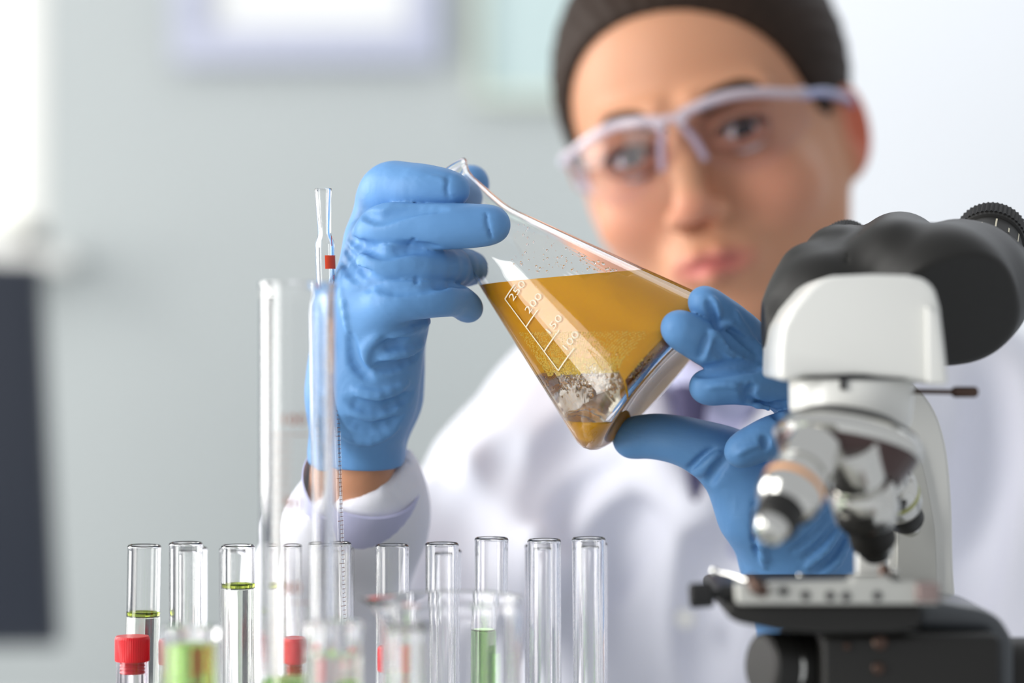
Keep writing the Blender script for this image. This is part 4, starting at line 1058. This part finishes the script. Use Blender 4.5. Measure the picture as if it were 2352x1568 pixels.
a_, b_ = P(1583, 1368, .885), P(1690, 1362, .885)
MK = frame_to(a_, b_); LK = (b_ - a_).length
bm = bmesh.new(); n = 60; rings = []
for rr, zz in ((.0038, 0), (.0044, .0006), (.0046, .0012), (.0046, .0078), (.0042, .0086), (.0026, .0090)):
    rings.append([bm.verts.new(MK @ Vector(((rr * (1 - .03 * (i % 2))) * math.cos(2 * math.pi * i / n), (rr * (1 - .03 * (i % 2))) * math.sin(2 * math.pi * i / n), zz))) for i in range(n)])
for ra, rb in zip(rings, rings[1:]):
    for i in range(n): bm.faces.new((ra[i], ra[(i + 1) % n], rb[(i + 1) % n], rb[i]))
bm.faces.new(rings[0]); bm.faces.new(rings[-1])
lathe_bm(bm, [(0, .0088), (.0018, .0088), (.0018, .0112), (.0032, .0114), (.0032, LK), (0, LK)], MK, 24)
link('stage_knob', finish(bm, 'stage_knob', 0.3), M_rubber, mi)
box('slide', P(1890, 1331, .925), .058, .022, .0014, M_mdark, hol, .0002)
box('light_block', P(1998, 1300, .945), .0112, .016, .0110, M_mw, hol, .001)
tube('clamp_post', [P(2032, 1335, .90), P(2032, 1318, .90), P(2030, 1296, .90)], [.0032, .0028, .0015], M_bronze, hol, 14)
lathe('screw_ball', [(0, -.0020), (.0014, -.0014), (.0020, 0), (.0014, .0014), (0, .0020)], M_chrome, hol, Matrix.Translation(P(2052, 1314, .90)), 20)
lathe('screw_ball', [(0, -.0010), (.0008, -.0007), (.0010, 0), (.0008, .0007), (0, .0010)], M_chrome, hol, Matrix.Translation(P(1838, 1322, .90)), 16)
# bracket to the right, substage condenser and focus knobs
prism('stage_bracket', XZ([(2110, 1392), (2160, 1384), (2262, 1400), (2300, 1420), (2330, 1470), (2334, 1900), (2292, 1900), (2286, 1480), (2262, 1452), (2110, 1448)], .90), .90, .955, mat('blue_black_paint', (70, 74, 78), 0.35, coat=0.3, noise=(30, 0.05)), mi, .003)
Mc = Matrix.Translation((P(1995, 0, .92).x, .925, 0))
cz = lambda py: P(0, py, .915).z
lathe('condenser', [(0, cz(1452)), (.030, cz(1452)), (.033, cz(1462)), (.033, cz(1520)), (.031, cz(1526)), (.031, cz(1640)), (.024, cz(1660)), (0, cz(1660))], M_mb, mi, Mc, 64)
a_, b_ = P(1746, 1530, .895), P(1990, 1530, .915)
lathe('focus_knob', [(0, 0), (.0108, 0), (.0122, .0010), (.0126, .0030), (.0126, .0100), (.0116, .0108), (.0116, .0114), (.0122, .0118), (.0122, .030), (0, .030)], M_mb, mi, frame_to(a_, b_), 64, sharp=0.4)
lathe('knob_ring', [(.0100, .0104), (.01235, .0104), (.01235, .0118), (.0100, .0118)], M_chrome, mi, frame_to(a_, b_), 64, True)
a_, b_ = P(2352, 1580, .93), P(2230, 1580, .93)
lathe('focus_knob', [(0, -.020), (.018, -.020), (.0195, -.018), (.0195, .0085), (.018, .0095), (0, .0095)], M_mb, mi, frame_to(a_, b_), 64, sharp=0.4)
prism('condenser_mount', XZ([(1880, 1452), (2290, 1452), (2290, 1900), (1880, 1900)], .893), .885, .905, M_mb, mi, .003)
for (px_, py_, r_) in ((2022, 1476, .0028), (2018, 1535, .0024), (1945, 1484, .0015)):
    q = P(px_, py_, .8845)
    lathe('screw', [(0, -.0008), (r_ * .7, -.0008), (r_, 0), (r_, .002), (0, .002)], M_bronze, mi, frame_to(q, q + Vector((0, 1, 0))), 24)
tube('carrier', [(P(1995, 0, .92).x, .95, BT + .034), (P(1995, 0, .92).x, .95, cz(1650))], .017, M_mb, mi, 32)
